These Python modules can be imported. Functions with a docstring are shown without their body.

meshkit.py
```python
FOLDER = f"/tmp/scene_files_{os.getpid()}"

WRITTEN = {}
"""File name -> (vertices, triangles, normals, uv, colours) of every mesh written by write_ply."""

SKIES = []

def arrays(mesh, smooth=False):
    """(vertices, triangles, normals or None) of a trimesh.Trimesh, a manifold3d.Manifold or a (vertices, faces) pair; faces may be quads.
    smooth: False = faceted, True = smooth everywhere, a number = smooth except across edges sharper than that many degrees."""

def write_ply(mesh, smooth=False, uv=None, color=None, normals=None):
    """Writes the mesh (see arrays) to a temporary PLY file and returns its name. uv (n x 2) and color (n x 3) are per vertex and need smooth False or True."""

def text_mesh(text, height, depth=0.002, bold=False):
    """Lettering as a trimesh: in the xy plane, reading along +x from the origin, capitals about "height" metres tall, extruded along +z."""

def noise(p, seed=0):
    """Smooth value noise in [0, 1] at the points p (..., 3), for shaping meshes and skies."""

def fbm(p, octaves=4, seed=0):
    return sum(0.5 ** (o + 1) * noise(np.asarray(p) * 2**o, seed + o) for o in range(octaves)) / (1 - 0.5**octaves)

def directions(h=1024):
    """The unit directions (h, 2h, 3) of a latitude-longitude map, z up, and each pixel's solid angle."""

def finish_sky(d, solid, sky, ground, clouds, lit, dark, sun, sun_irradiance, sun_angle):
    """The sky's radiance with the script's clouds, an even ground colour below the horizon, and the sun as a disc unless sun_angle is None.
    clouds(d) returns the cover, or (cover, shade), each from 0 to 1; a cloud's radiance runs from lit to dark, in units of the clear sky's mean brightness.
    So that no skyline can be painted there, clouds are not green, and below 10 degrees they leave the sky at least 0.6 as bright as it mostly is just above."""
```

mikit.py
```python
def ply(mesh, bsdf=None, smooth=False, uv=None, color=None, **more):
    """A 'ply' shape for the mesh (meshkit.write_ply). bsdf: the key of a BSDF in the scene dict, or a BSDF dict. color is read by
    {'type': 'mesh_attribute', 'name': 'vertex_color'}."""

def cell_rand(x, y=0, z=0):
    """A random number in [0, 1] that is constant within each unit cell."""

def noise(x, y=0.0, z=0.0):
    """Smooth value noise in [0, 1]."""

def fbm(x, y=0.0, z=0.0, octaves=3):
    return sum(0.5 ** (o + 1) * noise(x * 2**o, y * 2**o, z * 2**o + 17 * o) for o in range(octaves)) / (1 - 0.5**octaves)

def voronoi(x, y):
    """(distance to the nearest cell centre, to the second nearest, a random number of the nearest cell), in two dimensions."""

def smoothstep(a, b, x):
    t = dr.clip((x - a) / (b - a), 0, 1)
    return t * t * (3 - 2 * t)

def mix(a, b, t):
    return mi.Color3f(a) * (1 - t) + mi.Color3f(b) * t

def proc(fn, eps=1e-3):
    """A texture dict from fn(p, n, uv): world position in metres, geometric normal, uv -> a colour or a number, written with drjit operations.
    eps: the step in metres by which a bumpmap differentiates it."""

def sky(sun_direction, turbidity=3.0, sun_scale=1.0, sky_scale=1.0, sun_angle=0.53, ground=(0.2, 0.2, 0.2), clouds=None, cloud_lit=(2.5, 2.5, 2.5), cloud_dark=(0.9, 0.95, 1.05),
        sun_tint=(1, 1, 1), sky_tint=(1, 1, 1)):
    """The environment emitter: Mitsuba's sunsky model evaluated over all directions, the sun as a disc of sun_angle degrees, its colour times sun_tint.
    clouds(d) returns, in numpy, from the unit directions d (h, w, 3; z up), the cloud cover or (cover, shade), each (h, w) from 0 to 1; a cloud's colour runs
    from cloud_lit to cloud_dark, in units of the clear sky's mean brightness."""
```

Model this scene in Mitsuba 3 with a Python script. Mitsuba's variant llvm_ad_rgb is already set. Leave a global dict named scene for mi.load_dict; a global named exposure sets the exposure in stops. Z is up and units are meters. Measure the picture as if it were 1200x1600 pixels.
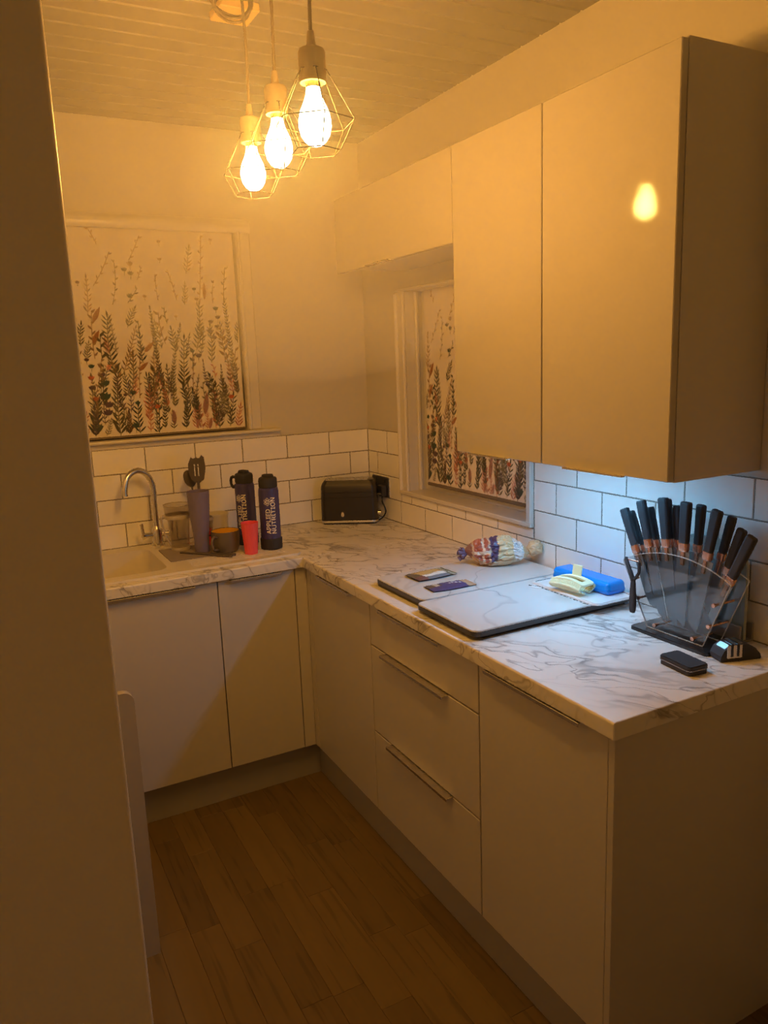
import math, random
import numpy as np, trimesh, manifold3d as m3
import drjit as dr, mitsuba as mi
import mikit, meshkit
from mikit import ply, proc, fbm, noise, smoothstep, mix, cell_rand

random.seed(7)
RNG = np.random.default_rng(7)
T = mi.ScalarTransform4f
scene = {}
labels = {}
exposure = 0.0

# ------------------------------------------------------------------ camera
EYE, YAW, PITCH, ROLL, FPX = np.array([-1.6234, -3.195, 1.6121]), 0.4862, -0.193, -0.0377, 1208.28


def camera_axes():
    cy, sy, cp, sp = math.cos(YAW), math.sin(YAW), math.cos(PITCH), math.sin(PITCH)
    f = np.array([sy * cp, cy * cp, sp])
    r = np.array([cy, -sy, 0.0])
    u = np.cross(r, f)
    cr, sr = math.cos(ROLL), math.sin(ROLL)
    return f, -sr * r + cr * u


_f, _u = camera_axes()
scene["camera"] = {"type": "perspective", "fov": math.degrees(2 * math.atan(600 / FPX)), "fov_axis": "x", "near_clip": 0.02, "far_clip": 50.0,
                   "to_world": T().look_at(origin=EYE.tolist(), target=(EYE + _f).tolist(), up=_u.tolist())}

# ------------------------------------------------------------------ light levels
LAMP = np.array([1.0, 0.455, 0.081]) * 205.0        # the three filament bulbs
LED = np.array([0.175, 0.60, 1.0]) * 42.0         # the cool lamp under the wall cupboard
HAZE = 0.29                                      # extinction per metre of the haze round the lamps

# ------------------------------------------------------------------ materials
def rgb(*c):
    return {"type": "rgb", "value": [float(x) for x in c]}


def two(b):
    return {"type": "twosided", "bsdf": b}


def principled(col, rough=0.5, **kw):
    return two({"type": "principled", "base_color": col if isinstance(col, dict) else rgb(*col), "roughness": rough, **kw})


def gloss(col, alpha=0.05):
    return two({"type": "roughplastic", "diffuse_reflectance": col if isinstance(col, dict) else rgb(*col), "alpha": alpha, "int_ior": 1.5, "nonlinear": False})


def metal(col, rough):
    return two({"type": "roughconductor", "material": "none", "specular_reflectance": rgb(*col), "alpha": rough})


VC = {"type": "mesh_attribute", "name": "vertex_color"}


def marble_fn(p, n, uv):
    x, y, z = p.x + 0.35 * p.z, p.y + 0.25 * p.z, p.z
    wx = fbm(x * 8, y * 8, z * 7 + 3, octaves=3) - 0.5
    wy = fbm(x * 8 + 31, y * 8 + 11, z * 7, octaves=3) - 0.5
    u = 0.55 * x - 0.83 * y + 0.20 * wx
    v = 0.83 * x + 0.55 * y + 0.14 * wy
    r = dr.abs(fbm(u * 8 + 3, v * 17, z * 9, octaves=3) - 0.5)
    patch = smoothstep(0.36, 0.60, fbm(u * 5 + 9, v * 8 + 5, z * 3, octaves=2))
    vein = 1 - smoothstep(0.004, 0.040, r)
    cloud = 1 - smoothstep(0.0, 0.13, r)
    r2 = dr.abs(fbm(u * 13 + 40, v * 34 + 7, z * 15, octaves=3) - 0.5)
    thin = (1 - smoothstep(0.0, 0.045, r2)) * smoothstep(0.34, 0.56, fbm(u * 7 + 70, v * 11, z * 3, octaves=2))
    k = dr.clip(0.52 * vein * (0.2 + 0.8 * patch) + 0.22 * cloud * patch + 0.60 * thin, 0, 0.92)
    return mix((0.88, 0.87, 0.86), (0.30, 0.285, 0.29), k)


def board_fn(p, n, uv):
    x, y = p.x, p.y
    wx = fbm(x * 6, y * 6, 1.0, octaves=3) - 0.5
    wy = fbm(x * 6 + 17, y * 6, 5.0, octaves=3) - 0.5
    u = x * 0.62 + y * 0.78 + 0.18 * wx
    v = x * 0.78 - y * 0.62 + 0.18 * wy
    r = dr.abs(fbm(u * 3.2 + 4, v * 9.0, 2.0, octaves=2) - 0.5)
    k = (1 - smoothstep(0.0, 0.012, r)) * smoothstep(0.35, 0.6, fbm(x * 5, y * 5, 9.0, octaves=2))
    k = dr.maximum(k * 0.75, 0.22 * (1 - smoothstep(0.0, 0.06, r)))
    return mix((0.70, 0.71, 0.72), (0.27, 0.28, 0.31), k)


PW, PL = 0.0885, 0.49     # the floor's strips


def wood_fn(p, n, uv):
    pid = dr.floor(p.x / PW + 200.0)
    off = cell_rand(pid, 3) * PL
    row = dr.floor((p.y + off) / PL + 40.0)
    t = cell_rand(pid, row, 5)
    g = fbm(p.x * 70 + 13 * t, p.y * 3.0 + 40 * t, 2.0, octaves=3)
    kn = fbm(p.x * 16 + 9 * t, p.y * 3.0 + 7 * t, 4.0, octaves=3)
    streak = smoothstep(0.60, 0.80, fbm(p.x * 90, p.y * 6 + 11 * t, 1.0, octaves=2))
    base = mix((0.145, 0.092, 0.030), (0.205, 0.135, 0.046), dr.clip(0.10 + 0.75 * t + 0.35 * (g - 0.5) + 0.6 * (kn - 0.5), 0, 1))
    return base * (1 - 0.22 * streak)


def plaster_bump(p, n, uv):
    return 0.0012 * fbm(p.x * 40, p.y * 40, p.z * 40, octaves=2)


def brush_bump(p, n, uv):
    return 0.0007 * fbm(p.x * 160, p.y * 160, p.z * 160, octaves=2)


def lacquer_bump(p, n, uv):
    return 0.00006 * fbm(p.x * 38, p.y * 38, p.z * 38, octaves=2)


def grout_fn(p, n, uv):
    return mix((0.25, 0.23, 0.205), (0.33, 0.305, 0.275), fbm(p.x * 60, p.y * 60, p.z * 60, octaves=2))


def bump(fn, b, eps=1e-3):
    return {"type": "bumpmap", "texture": proc(fn, eps), "scale": 1.0, "bsdf": b}


B = {
    "m_wall": bump(plaster_bump, two({"type": "diffuse", "reflectance": rgb(0.66, 0.63, 0.575)})),
    "m_wall_rear": two({"type": "diffuse", "reflectance": rgb(0.78, 0.75, 0.69)}),
    "m_nib": gloss((0.93, 0.89, 0.81), 0.14),
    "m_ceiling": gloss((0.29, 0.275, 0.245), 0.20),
    "m_gap": two({"type": "diffuse", "reflectance": rgb(0.10, 0.09, 0.08)}),
    "m_trim": bump(brush_bump, gloss((0.72, 0.69, 0.64), 0.07), 6e-4),
    "m_trim_plain": gloss((0.72, 0.69, 0.64), 0.10),
    "m_grout": two({"type": "diffuse", "reflectance": proc(grout_fn)}),
    "m_tile": gloss((0.945, 0.929, 0.892), 0.12),
    "m_tile_warm": gloss((0.929, 0.913, 0.871), 0.12),
    "m_tile_pale": gloss((0.956, 0.945, 0.919), 0.12),
    "m_floor": principled(proc(wood_fn), 0.42),
    "m_marble": gloss(proc(marble_fn), 0.16),
    "m_board": gloss(proc(board_fn), 0.10),
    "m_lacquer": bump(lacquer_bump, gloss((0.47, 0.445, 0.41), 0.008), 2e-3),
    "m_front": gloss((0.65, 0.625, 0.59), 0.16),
    "m_carcass": gloss((0.64, 0.615, 0.58), 0.2),
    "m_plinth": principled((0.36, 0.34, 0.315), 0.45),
    "m_steel": metal((0.72, 0.70, 0.67), 0.22),
    "m_chrome": metal((0.82, 0.81, 0.80), 0.08),
    "m_rose": metal((0.88, 0.52, 0.40), 0.16),
    "m_blade": metal((0.36, 0.41, 0.45), 0.32),
    "m_dark_edge": principled((0.05, 0.05, 0.055), 0.4),
    "m_black": principled((0.022, 0.022, 0.026), 0.42),
    "m_black_soft": principled((0.030, 0.030, 0.036), 0.65),
    "m_black_gloss": gloss((0.02, 0.02, 0.022), 0.06),
    "m_toaster": gloss((0.028, 0.024, 0.022), 0.20),
    "m_sink": gloss((0.80, 0.765, 0.69), 0.12),
    "m_mat": principled((0.26, 0.225, 0.195), 0.75),
    "m_fabric": principled((0.74, 0.68, 0.62), 0.85),
    "m_print": principled(VC, 0.85),
    "m_vertex": principled(VC, 0.42),
    "m_foil": principled(VC, 0.28),
    "m_bag": principled(VC, 0.22, clearcoat=0.6, clearcoat_gloss=0.9),
    "m_blind_bar": principled((0.16, 0.13, 0.10), 0.6),
    "m_pane": {"type": "thindielectric", "int_ior": 1.5},
    "m_navy": principled((0.055, 0.050, 0.185), 0.36, clearcoat=0.3),
    "m_tumbler": principled((0.19, 0.165, 0.30), 0.5),
    "m_white_print": principled((0.82, 0.80, 0.78), 0.55),
    "m_red": principled((0.86, 0.11, 0.15), 0.35),
    "m_red_dark": principled((0.55, 0.05, 0.04), 0.35),
    "m_mug": gloss((0.15, 0.125, 0.095), 0.12),
    "m_mug_in": gloss((0.80, 0.48, 0.04), 0.12),
    "m_clear": {"type": "thindielectric", "int_ior": 1.35, "specular_transmittance": rgb(0.86, 0.84, 0.80)},
    "m_clear_rim": gloss((0.55, 0.50, 0.42), 0.08),
    "m_acrylic": {"type": "thindielectric", "int_ior": 1.45, "specular_transmittance": rgb(0.80, 0.84, 0.86)},
    "m_acrylic_edge": gloss((0.62, 0.66, 0.70), 0.08),
    "m_crockery": gloss((0.74, 0.70, 0.63), 0.1),
    "m_utensil": principled((0.10, 0.085, 0.07), 0.5),
    "m_blue": gloss((0.004, 0.27, 0.92), 0.10),
    "m_blue_dark": gloss((0.003, 0.20, 0.80), 0.10),
    "m_clip": principled((0.80, 0.79, 0.52), 0.38),
    "m_white_plastic": gloss((0.84, 0.85, 0.86), 0.12),
    "m_teal": gloss((0.40, 0.50, 0.50), 0.18),
    "m_cream": principled((0.72, 0.66, 0.52), 0.5),
    "m_grey_stand": principled((0.30, 0.29, 0.28), 0.45),
    "m_pine": principled((0.72, 0.50, 0.18), 0.55),
    "m_cord": principled((0.16, 0.12, 0.075), 0.7),
    "m_holder": principled((0.34, 0.25, 0.15), 0.4, metallic=0.3),
    "m_cage": principled((0.05, 0.038, 0.025), 0.5),
    "m_cap": metal((0.85, 0.75, 0.5), 0.2),
    "m_panel": principled((0.40, 0.37, 0.33), 0.42),
}
scene.update(B)

# ------------------------------------------------------------------ helpers
def add(key, mesh, mat, smooth=False, **kw):
    while key in scene:
        head, _, tail = key.rpartition("_")
        key = f"{head}_{int(tail) + 1:03d}" if tail.isdigit() and len(tail) == 3 else key + "_001"
    scene[key] = mesh_dict(mesh, mat, smooth, **kw)
    return key


def mesh_dict(mesh, mat, smooth=False, **kw):
    return ply(mesh, mat, smooth=smooth, **kw)


def tag(key, label, cat=None, group=None, kind=None):
    labels[key] = {"label": label}
    if cat:
        labels[key]["category"] = cat
    if group:
        labels[key]["group"] = group
    if kind:
        labels[key]["kind"] = kind


def cat_(*ms):
    return trimesh.util.concatenate([m for m in ms])


def cbox(lo, hi, c=0.0015):
    """A box with chamfered edges."""
    lo, hi = np.minimum(lo, hi).astype(float), np.maximum(lo, hi).astype(float)
    c = min(c, *(0.45 * (hi - lo)))
    pts = []
    for s in np.ndindex(2, 2, 2):
        corner = np.where(np.array(s) == 1, hi, lo)
        sign = np.where(np.array(s) == 1, -1.0, 1.0)
        for a in range(3):
            q = corner + sign * c
            q[a] = corner[a]
            pts.append(q)
    return trimesh.convex.convex_hull(np.array(pts))


def rbox(lo, hi, r, n=24):
    """A box with round edges (hull of eight spheres)."""
    lo, hi = np.minimum(lo, hi).astype(float), np.maximum(lo, hi).astype(float)
    r = min(r, *(0.499 * (hi - lo)))
    sp = trimesh.creation.icosphere(subdivisions=2, radius=r)
    pts = np.vstack([sp.vertices + np.where(np.array(s) == 1, hi - r, lo + r) for s in np.ndindex(2, 2, 2)])
    return trimesh.convex.convex_hull(pts)


def tube(path, r, n=10, closed=False, caps=True):
    path = np.asarray(path, float)
    m = len(path)
    rs = np.full(m, r) if np.isscalar(r) else np.asarray(r, float)
    if closed:
        tan = np.roll(path, -1, 0) - np.roll(path, 1, 0)
    else:
        tan = np.gradient(path, axis=0)
    tan /= np.linalg.norm(tan, axis=1, keepdims=True) + 1e-12
    ref = np.array([0, 0, 1.0]) if abs(tan[0][2]) < 0.9 else np.array([1.0, 0, 0])
    nrm = np.cross(tan[0], ref)
    nrm /= np.linalg.norm(nrm)
    V, F = [], []
    a = np.linspace(0, 2 * np.pi, n, endpoint=False)
    for i in range(m):
        nrm = nrm - tan[i] * (nrm @ tan[i])
        nrm /= np.linalg.norm(nrm)
        b = np.cross(tan[i], nrm)
        V.append(path[i] + rs[i] * (np.cos(a)[:, None] * nrm + np.sin(a)[:, None] * b))
    V = np.vstack(V)
    for i in range(m if closed else m - 1):
        j = (i + 1) % m
        for k in range(n):
            l = (k + 1) % n
            F += [[i * n + k, i * n + l, j * n + l], [i * n + k, j * n + l, j * n + k]]
    if caps and not closed:
        V = np.vstack([V, path[0], path[-1]])
        for k in range(n):
            l = (k + 1) % n
            F += [[len(V) - 2, l, k], [len(V) - 1, (m - 1) * n + k, (m - 1) * n + l]]
    return trimesh.Trimesh(V, np.array(F), process=False)


def bez(p, n=16):
    """A smooth curve through the points (Catmull-Rom)."""
    p = np.asarray(p, float)
    q = np.vstack([2 * p[0] - p[1], p, 2 * p[-1] - p[-2]])
    out = []
    for i in range(1, len(q) - 2):
        t = np.linspace(0, 1, n, endpoint=False)[:, None]
        a, b, c, d = q[i - 1], q[i], q[i + 1], q[i + 2]
        out.append(0.5 * (2 * b + (c - a) * t + (2 * a - 5 * b + 4 * c - d) * t**2 + (3 * b - a - 3 * c + d) * t**3))
    return np.vstack(out + [p[-1:]])


def lathe(profile, at=(0, 0, 0), n=40):
    m = trimesh.creation.revolve(np.asarray(profile, float), sections=n)
    m.apply_translation(at)
    return m


def place(m, at=(0, 0, 0), rz=0.0, rx=0.0, ry=0.0):
    m = m.copy()
    for ang, ax in ((rx, [1, 0, 0]), (ry, [0, 1, 0]), (rz, [0, 0, 1])):
        if ang:
            m.apply_transform(trimesh.transformations.rotation_matrix(ang, ax))
    m.apply_translation(at)
    return m


def extrude(poly, h):
    return trimesh.creation.extrude_polygon(poly, h, engine="earcut")


from shapely.geometry import Polygon, box as sbox, Point
from shapely import affinity


def rrect(x0, y0, x1, y1, r):
    return sbox(x0 + r, y0 + r, x1 - r, y1 - r).buffer(r, quad_segs=8)


def slab(poly, z0, z1, ch=0.001):
    """An extruded outline whose upper edge is chamfered."""
    lo = extrude(poly, z1 - z0 - ch)
    lo.apply_translation([0, 0, z0])
    outer, inner = np.array(poly.exterior.coords)[:-1], np.array(poly.buffer(-ch, join_style=2).exterior.coords)[:-1]
    top = extrude(poly.buffer(-ch), ch)
    top.apply_translation([0, 0, z1 - ch])
    return cat_(lo, top)


def yz_extrude(poly, x0, x1):
    """A polygon given in (y, z), extruded along x."""
    m = extrude(poly, x1 - x0)
    v = m.vertices.copy()
    m.vertices = np.stack([v[:, 2] + x0, v[:, 0], v[:, 1]], 1)
    return m


def xz_extrude(poly, y0, y1):
    m = extrude(poly, y1 - y0)
    v = m.vertices.copy()
    m.vertices = np.stack([v[:, 0], v[:, 2] + y0, v[:, 1]], 1)
    m.invert()
    return m


# ------------------------------------------------------------------ the room
X_LEFT, Y_REAR, H = -2.10, -4.10, 2.535
WT = 0.9105            # worktop height
C = 0.012              # lining of the window reveal

# walls with their window holes
W1 = (-1.66, -0.575, 1.345, 2.155)      # x0 x1 z0 z1 in the wall behind the sink
W2 = (-1.165, -0.372, 1.062, 1.885)     # y0 y1 z0 z1 in the right-hand wall
add("wall_back", cat_(cbox([X_LEFT - .12, 0, -.06], [W1[0], .14, H + .1], 0), cbox([W1[1], 0, -.06], [.14, .14, H + .1], 0),
                      cbox([W1[0], 0, -.06], [W1[1], .14, W1[2]], 0), cbox([W1[0], 0, W1[3]], [W1[1], .14, H + .1], 0)), "m_wall")
tag("wall_back", "cream painted wall behind the sink, tiled along its foot", kind="structure")
add("wall_right", cat_(cbox([0, Y_REAR, -.06], [.14, W2[0], H + .1], 0), cbox([0, W2[1], -.06], [.14, 0, H + .1], 0),
                       cbox([0, W2[0], -.06], [.14, W2[1], W2[2]], 0), cbox([0, W2[0], W2[3]], [.14, W2[1], H + .1], 0)), "m_wall")
tag("wall_right", "cream painted wall behind the wall cupboards and the hob", kind="structure")
add("wall_left", cbox([X_LEFT - .12, Y_REAR, -.06], [X_LEFT, 0, H + .1], 0), "m_wall_rear")
tag("wall_left", "wall on the left hand side of the kitchen", kind="structure")
add("wall_rear", cbox([X_LEFT - .12, Y_REAR - .12, -.06], [.14, Y_REAR, H + .1], 0), "m_wall_rear")
tag("wall_rear", "wall behind the photographer", kind="structure")
# the wall end in the left foreground, its corner rounded
add("wall_foreground", rbox([X_LEFT - .05, -2.1, -.02], [-1.4835, -2.02, H + .05], 0.007), "m_nib", smooth=35)
tag("wall_foreground", "tall plain wall end with a thin bright edge filling the left side", kind="structure")

# floor
add("floor", cbox([X_LEFT - .1, Y_REAR - .1, -.06], [.1, .1, -.0125], 0), "m_gap")
tag("floor", "dark brown wooden plank floor", kind="structure")
n_f = 0
for i in range(-24, 0):
    x0 = max(i * PW, X_LEFT)
    x1 = (i + 1) * PW
    if x1 < X_LEFT + .02:
        continue
    pid = math.floor((x0 + x1) / 2 / PW + 200.0)
    k = [(int(v) + 1000000) & 0xFFFFFFFF for v in (pid, 3, 0)]
    hsh = (k[0] * 374761393 + k[1] * 668265263 + k[2] * 2147483647) & 0xFFFFFFFF
    hsh = ((hsh ^ (hsh >> 13)) * 1274126177) & 0xFFFFFFFF
    off = ((hsh ^ (hsh >> 16)) & 0xFFFFFF) / 16777215.0 * PL
    y = math.floor((Y_REAR + off) / PL) * PL - off
    while y < 0:
        a, b = max(y, Y_REAR), min(y + PL, -.02)
        if b - a > .03:
            add("floor__plank" if n_f == 0 else f"floor__plank_{n_f:03d}", cbox([x0 + .0003, a + .0003, -.0125], [x1 - .0003, b - .0003, 0], .0006), "m_floor")
            n_f += 1
        y += PL

# ceiling of narrow boards
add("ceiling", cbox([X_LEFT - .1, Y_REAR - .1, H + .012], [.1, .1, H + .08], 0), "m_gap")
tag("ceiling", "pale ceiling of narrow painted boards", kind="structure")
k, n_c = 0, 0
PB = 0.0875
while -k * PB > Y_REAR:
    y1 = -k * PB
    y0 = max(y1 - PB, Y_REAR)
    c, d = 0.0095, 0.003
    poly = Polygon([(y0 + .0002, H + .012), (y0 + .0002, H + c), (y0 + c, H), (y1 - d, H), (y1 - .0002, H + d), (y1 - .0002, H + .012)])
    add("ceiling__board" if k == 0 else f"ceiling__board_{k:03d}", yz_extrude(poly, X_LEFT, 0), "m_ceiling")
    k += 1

# tiles: grout bed and one box per tile
GR = 0.0037
add("wall_back__grout", cbox([X_LEFT, -.0077, WT - .04], [0, 0, 1.3085], 0), "m_grout")
add("wall_right__grout", cat_(cbox([-.0077, -2.6, WT - .04], [0, -1.2, 1.3085], 0), cbox([-.0077, -1.2, WT - .04], [0, -.31, 1.046], 0),
                              cbox([-.0077, -.31, WT - .04], [0, -.0077, 1.3085], 0)), "m_grout")
ROWS = [(WT + .0005, 1.0085), (1.0085, 1.1085), (1.1085, 1.2085), (1.2085, 1.3085)]
PT = 0.2027
tile_no = {"wall_back": 0, "wall_right": 0}
TMATS = ["m_tile", "m_tile_warm", "m_tile_pale"]


def tile(wall, lo, hi):
    n = tile_no[wall]
    tile_no[wall] += 1
    add(f"{wall}__tile" if n == 0 else f"{wall}__tile_{n:03d}", cbox(lo, hi, .0011), TMATS[int(RNG.integers(0, 3))])


for r, (z0, z1) in enumerate(ROWS):
    first = -.2045 if r in (1, 3) else -.1035
    xs = [-.0085, first]
    while xs[-1] > X_LEFT:
        xs.append(xs[-1] - PT)
    xs[-1] = X_LEFT
    for a, b in zip(xs[:-1], xs[1:]):
        if a - b > .01:
            tile("wall_back", [b + GR / 2, -.0085, z0 + GR / 2], [a - GR / 2, -.003, z1 - GR / 2])
    ys = [-.0085, -.192 if r in (1, 3) else -.097]
    while ys[-1] > -2.6:
        ys.append(ys[-1] - PT)
    ys[-1] = -2.6
    for a, b in zip(ys[:-1], ys[1:]):
        top = z1
        pieces = [(a, b, z0, z1)]
        if r >= 2:
            pieces = []
            if a > -.309:
                pieces.append((a, max(b, -.309), z0, z1))
            if b < -1.202:
                pieces.append((min(a, -1.202), b, z0, z1))
        elif r == 1:
            pieces = []
            if b >= -.309 or a <= -1.202:
                pieces.append((a, b, z0, z1))
            else:                                     # the cut course under the window sill
                if a > -.309:
                    pieces.append((a, -.309, z0, z1))
                if b < -1.202:
                    pieces.append((-1.202, b, z0, z1))
                pieces.append((min(a, -.309), max(b, -1.202), z0, 1.0445))
        for a2, b2, za, zb in pieces:
            if a2 - b2 > .006:
                tile("wall_right", [-.0085, b2 + GR / 2, za + GR / 2], [-.003, a2 - GR / 2, zb - GR / 2])

# ------------------------------------------------------------------ windows
def moulded(lo, hi, axis, out, mat="m_trim"):
    return cbox(lo, hi, .004)


# window over the sink: frame pieces, sill and pane (dark outside)
x0, x1, z0, z1 = W1
add("window_1__architrave", cat_(cbox([x1, -.014, z0 - .0], [x1 + .058, 0, z1 + .04], .004), cbox([x1, -.022, z0], [x1 + .016, 0, z1 + .03], .005)), "m_trim_plain")
add("window_1__architrave", cat_(cbox([x0 - .058, -.014, z0], [x0, 0, z1 + .04], .004), cbox([x0 - .016, -.022, z0], [x0, 0, z1 + .03], .005)), "m_trim_plain")
hp = Polygon([(0, z1 - .012), (-.016, z1 - .012), (-.024, z1 - .004), (-.026, z1 + .012), (-.022, z1 + .026), (-.012, z1 + .036), (-.010, z1 + .042), (0, z1 + .042)])
add("window_1__head_moulding", yz_extrude(hp, x0 - .058, x1 + .058), "m_trim", smooth=40)
add("window_1__sill", rbox([x0 - .10, -.040, z0 - .014], [x1 + .135, .10, z0 + .0], .006), "m_trim_plain", smooth=40)
add("window_1__apron", cbox([x0 - .06, -.012, z0 - .037], [x1 + .14, 0, z0 - .014], .003), "m_trim_plain")
add("window_1__casement", cat_(cbox([x0, .055, z0], [x0 + .05, .10, z1], .004), cbox([x1 - .05, .055, z0], [x1, .10, z1], .004),
                               cbox([x0 + .05, .055, z0], [x1 - .05, .10, z0 + .05], .004), cbox([x0 + .05, .055, z1 - .05], [x1 - .05, .10, z1], .004)), "m_trim_plain")
add("window_1__pane", cbox([x0 + .045, .075, z0 + .045], [x1 - .045, .079, z1 - .045], 0), "m_pane")
tag("window_1", "white framed window above the sink with a long sill", kind="structure")

y0, y1, z0, z1 = W2
add("window_2__architrave", cat_(cbox([-.014, y1, 1.058], [0, y1 + .062, z1 + .002], .004), cbox([-.024, y1 + .040, 1.058], [0, y1 + .060, z1], .007)), "m_trim")
add("window_2__architrave", cat_(cbox([-.014, y0 - .036, 1.058], [0, y0, z1 + .002], .004), cbox([-.020, y0 - .034, 1.058], [0, y0 - .022, z1], .005)), "m_trim_plain")
add("window_2__head", cbox([-.012, y0 - .036, z1], [0, y1 + .062, z1 + .012], .003), "m_trim_plain")
add("window_2__sill", rbox([-.022, y0 - .036, 1.0465], [.12, y1 + .062, 1.064], .005), "m_trim_plain", smooth=40)
add("window_2__casement", cat_(cbox([.078, y1 - .055, 1.064], [.12, y1, z1], .004), cbox([.078, y0, 1.064], [.12, y0 + .055, z1], .004),
                               cbox([.078, y0 + .055, 1.064], [.12, y1 - .055, 1.11], .004), cbox([.078, y0 + .055, z1 - .045], [.12, y1 - .055, z1], .004)), "m_trim_plain")
add("window_2__bead", cbox([.040, y1 - .018, 1.064], [.056, y1, z1], .004), "m_trim_plain")
add("window_2__pane", cbox([.098, y0 + .05, 1.105], [.102, y1 - .05, z1 - .04], 0), "m_pane")
tag("window_2", "white framed window in the right hand wall, half hidden by the cupboards", kind="structure")

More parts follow.
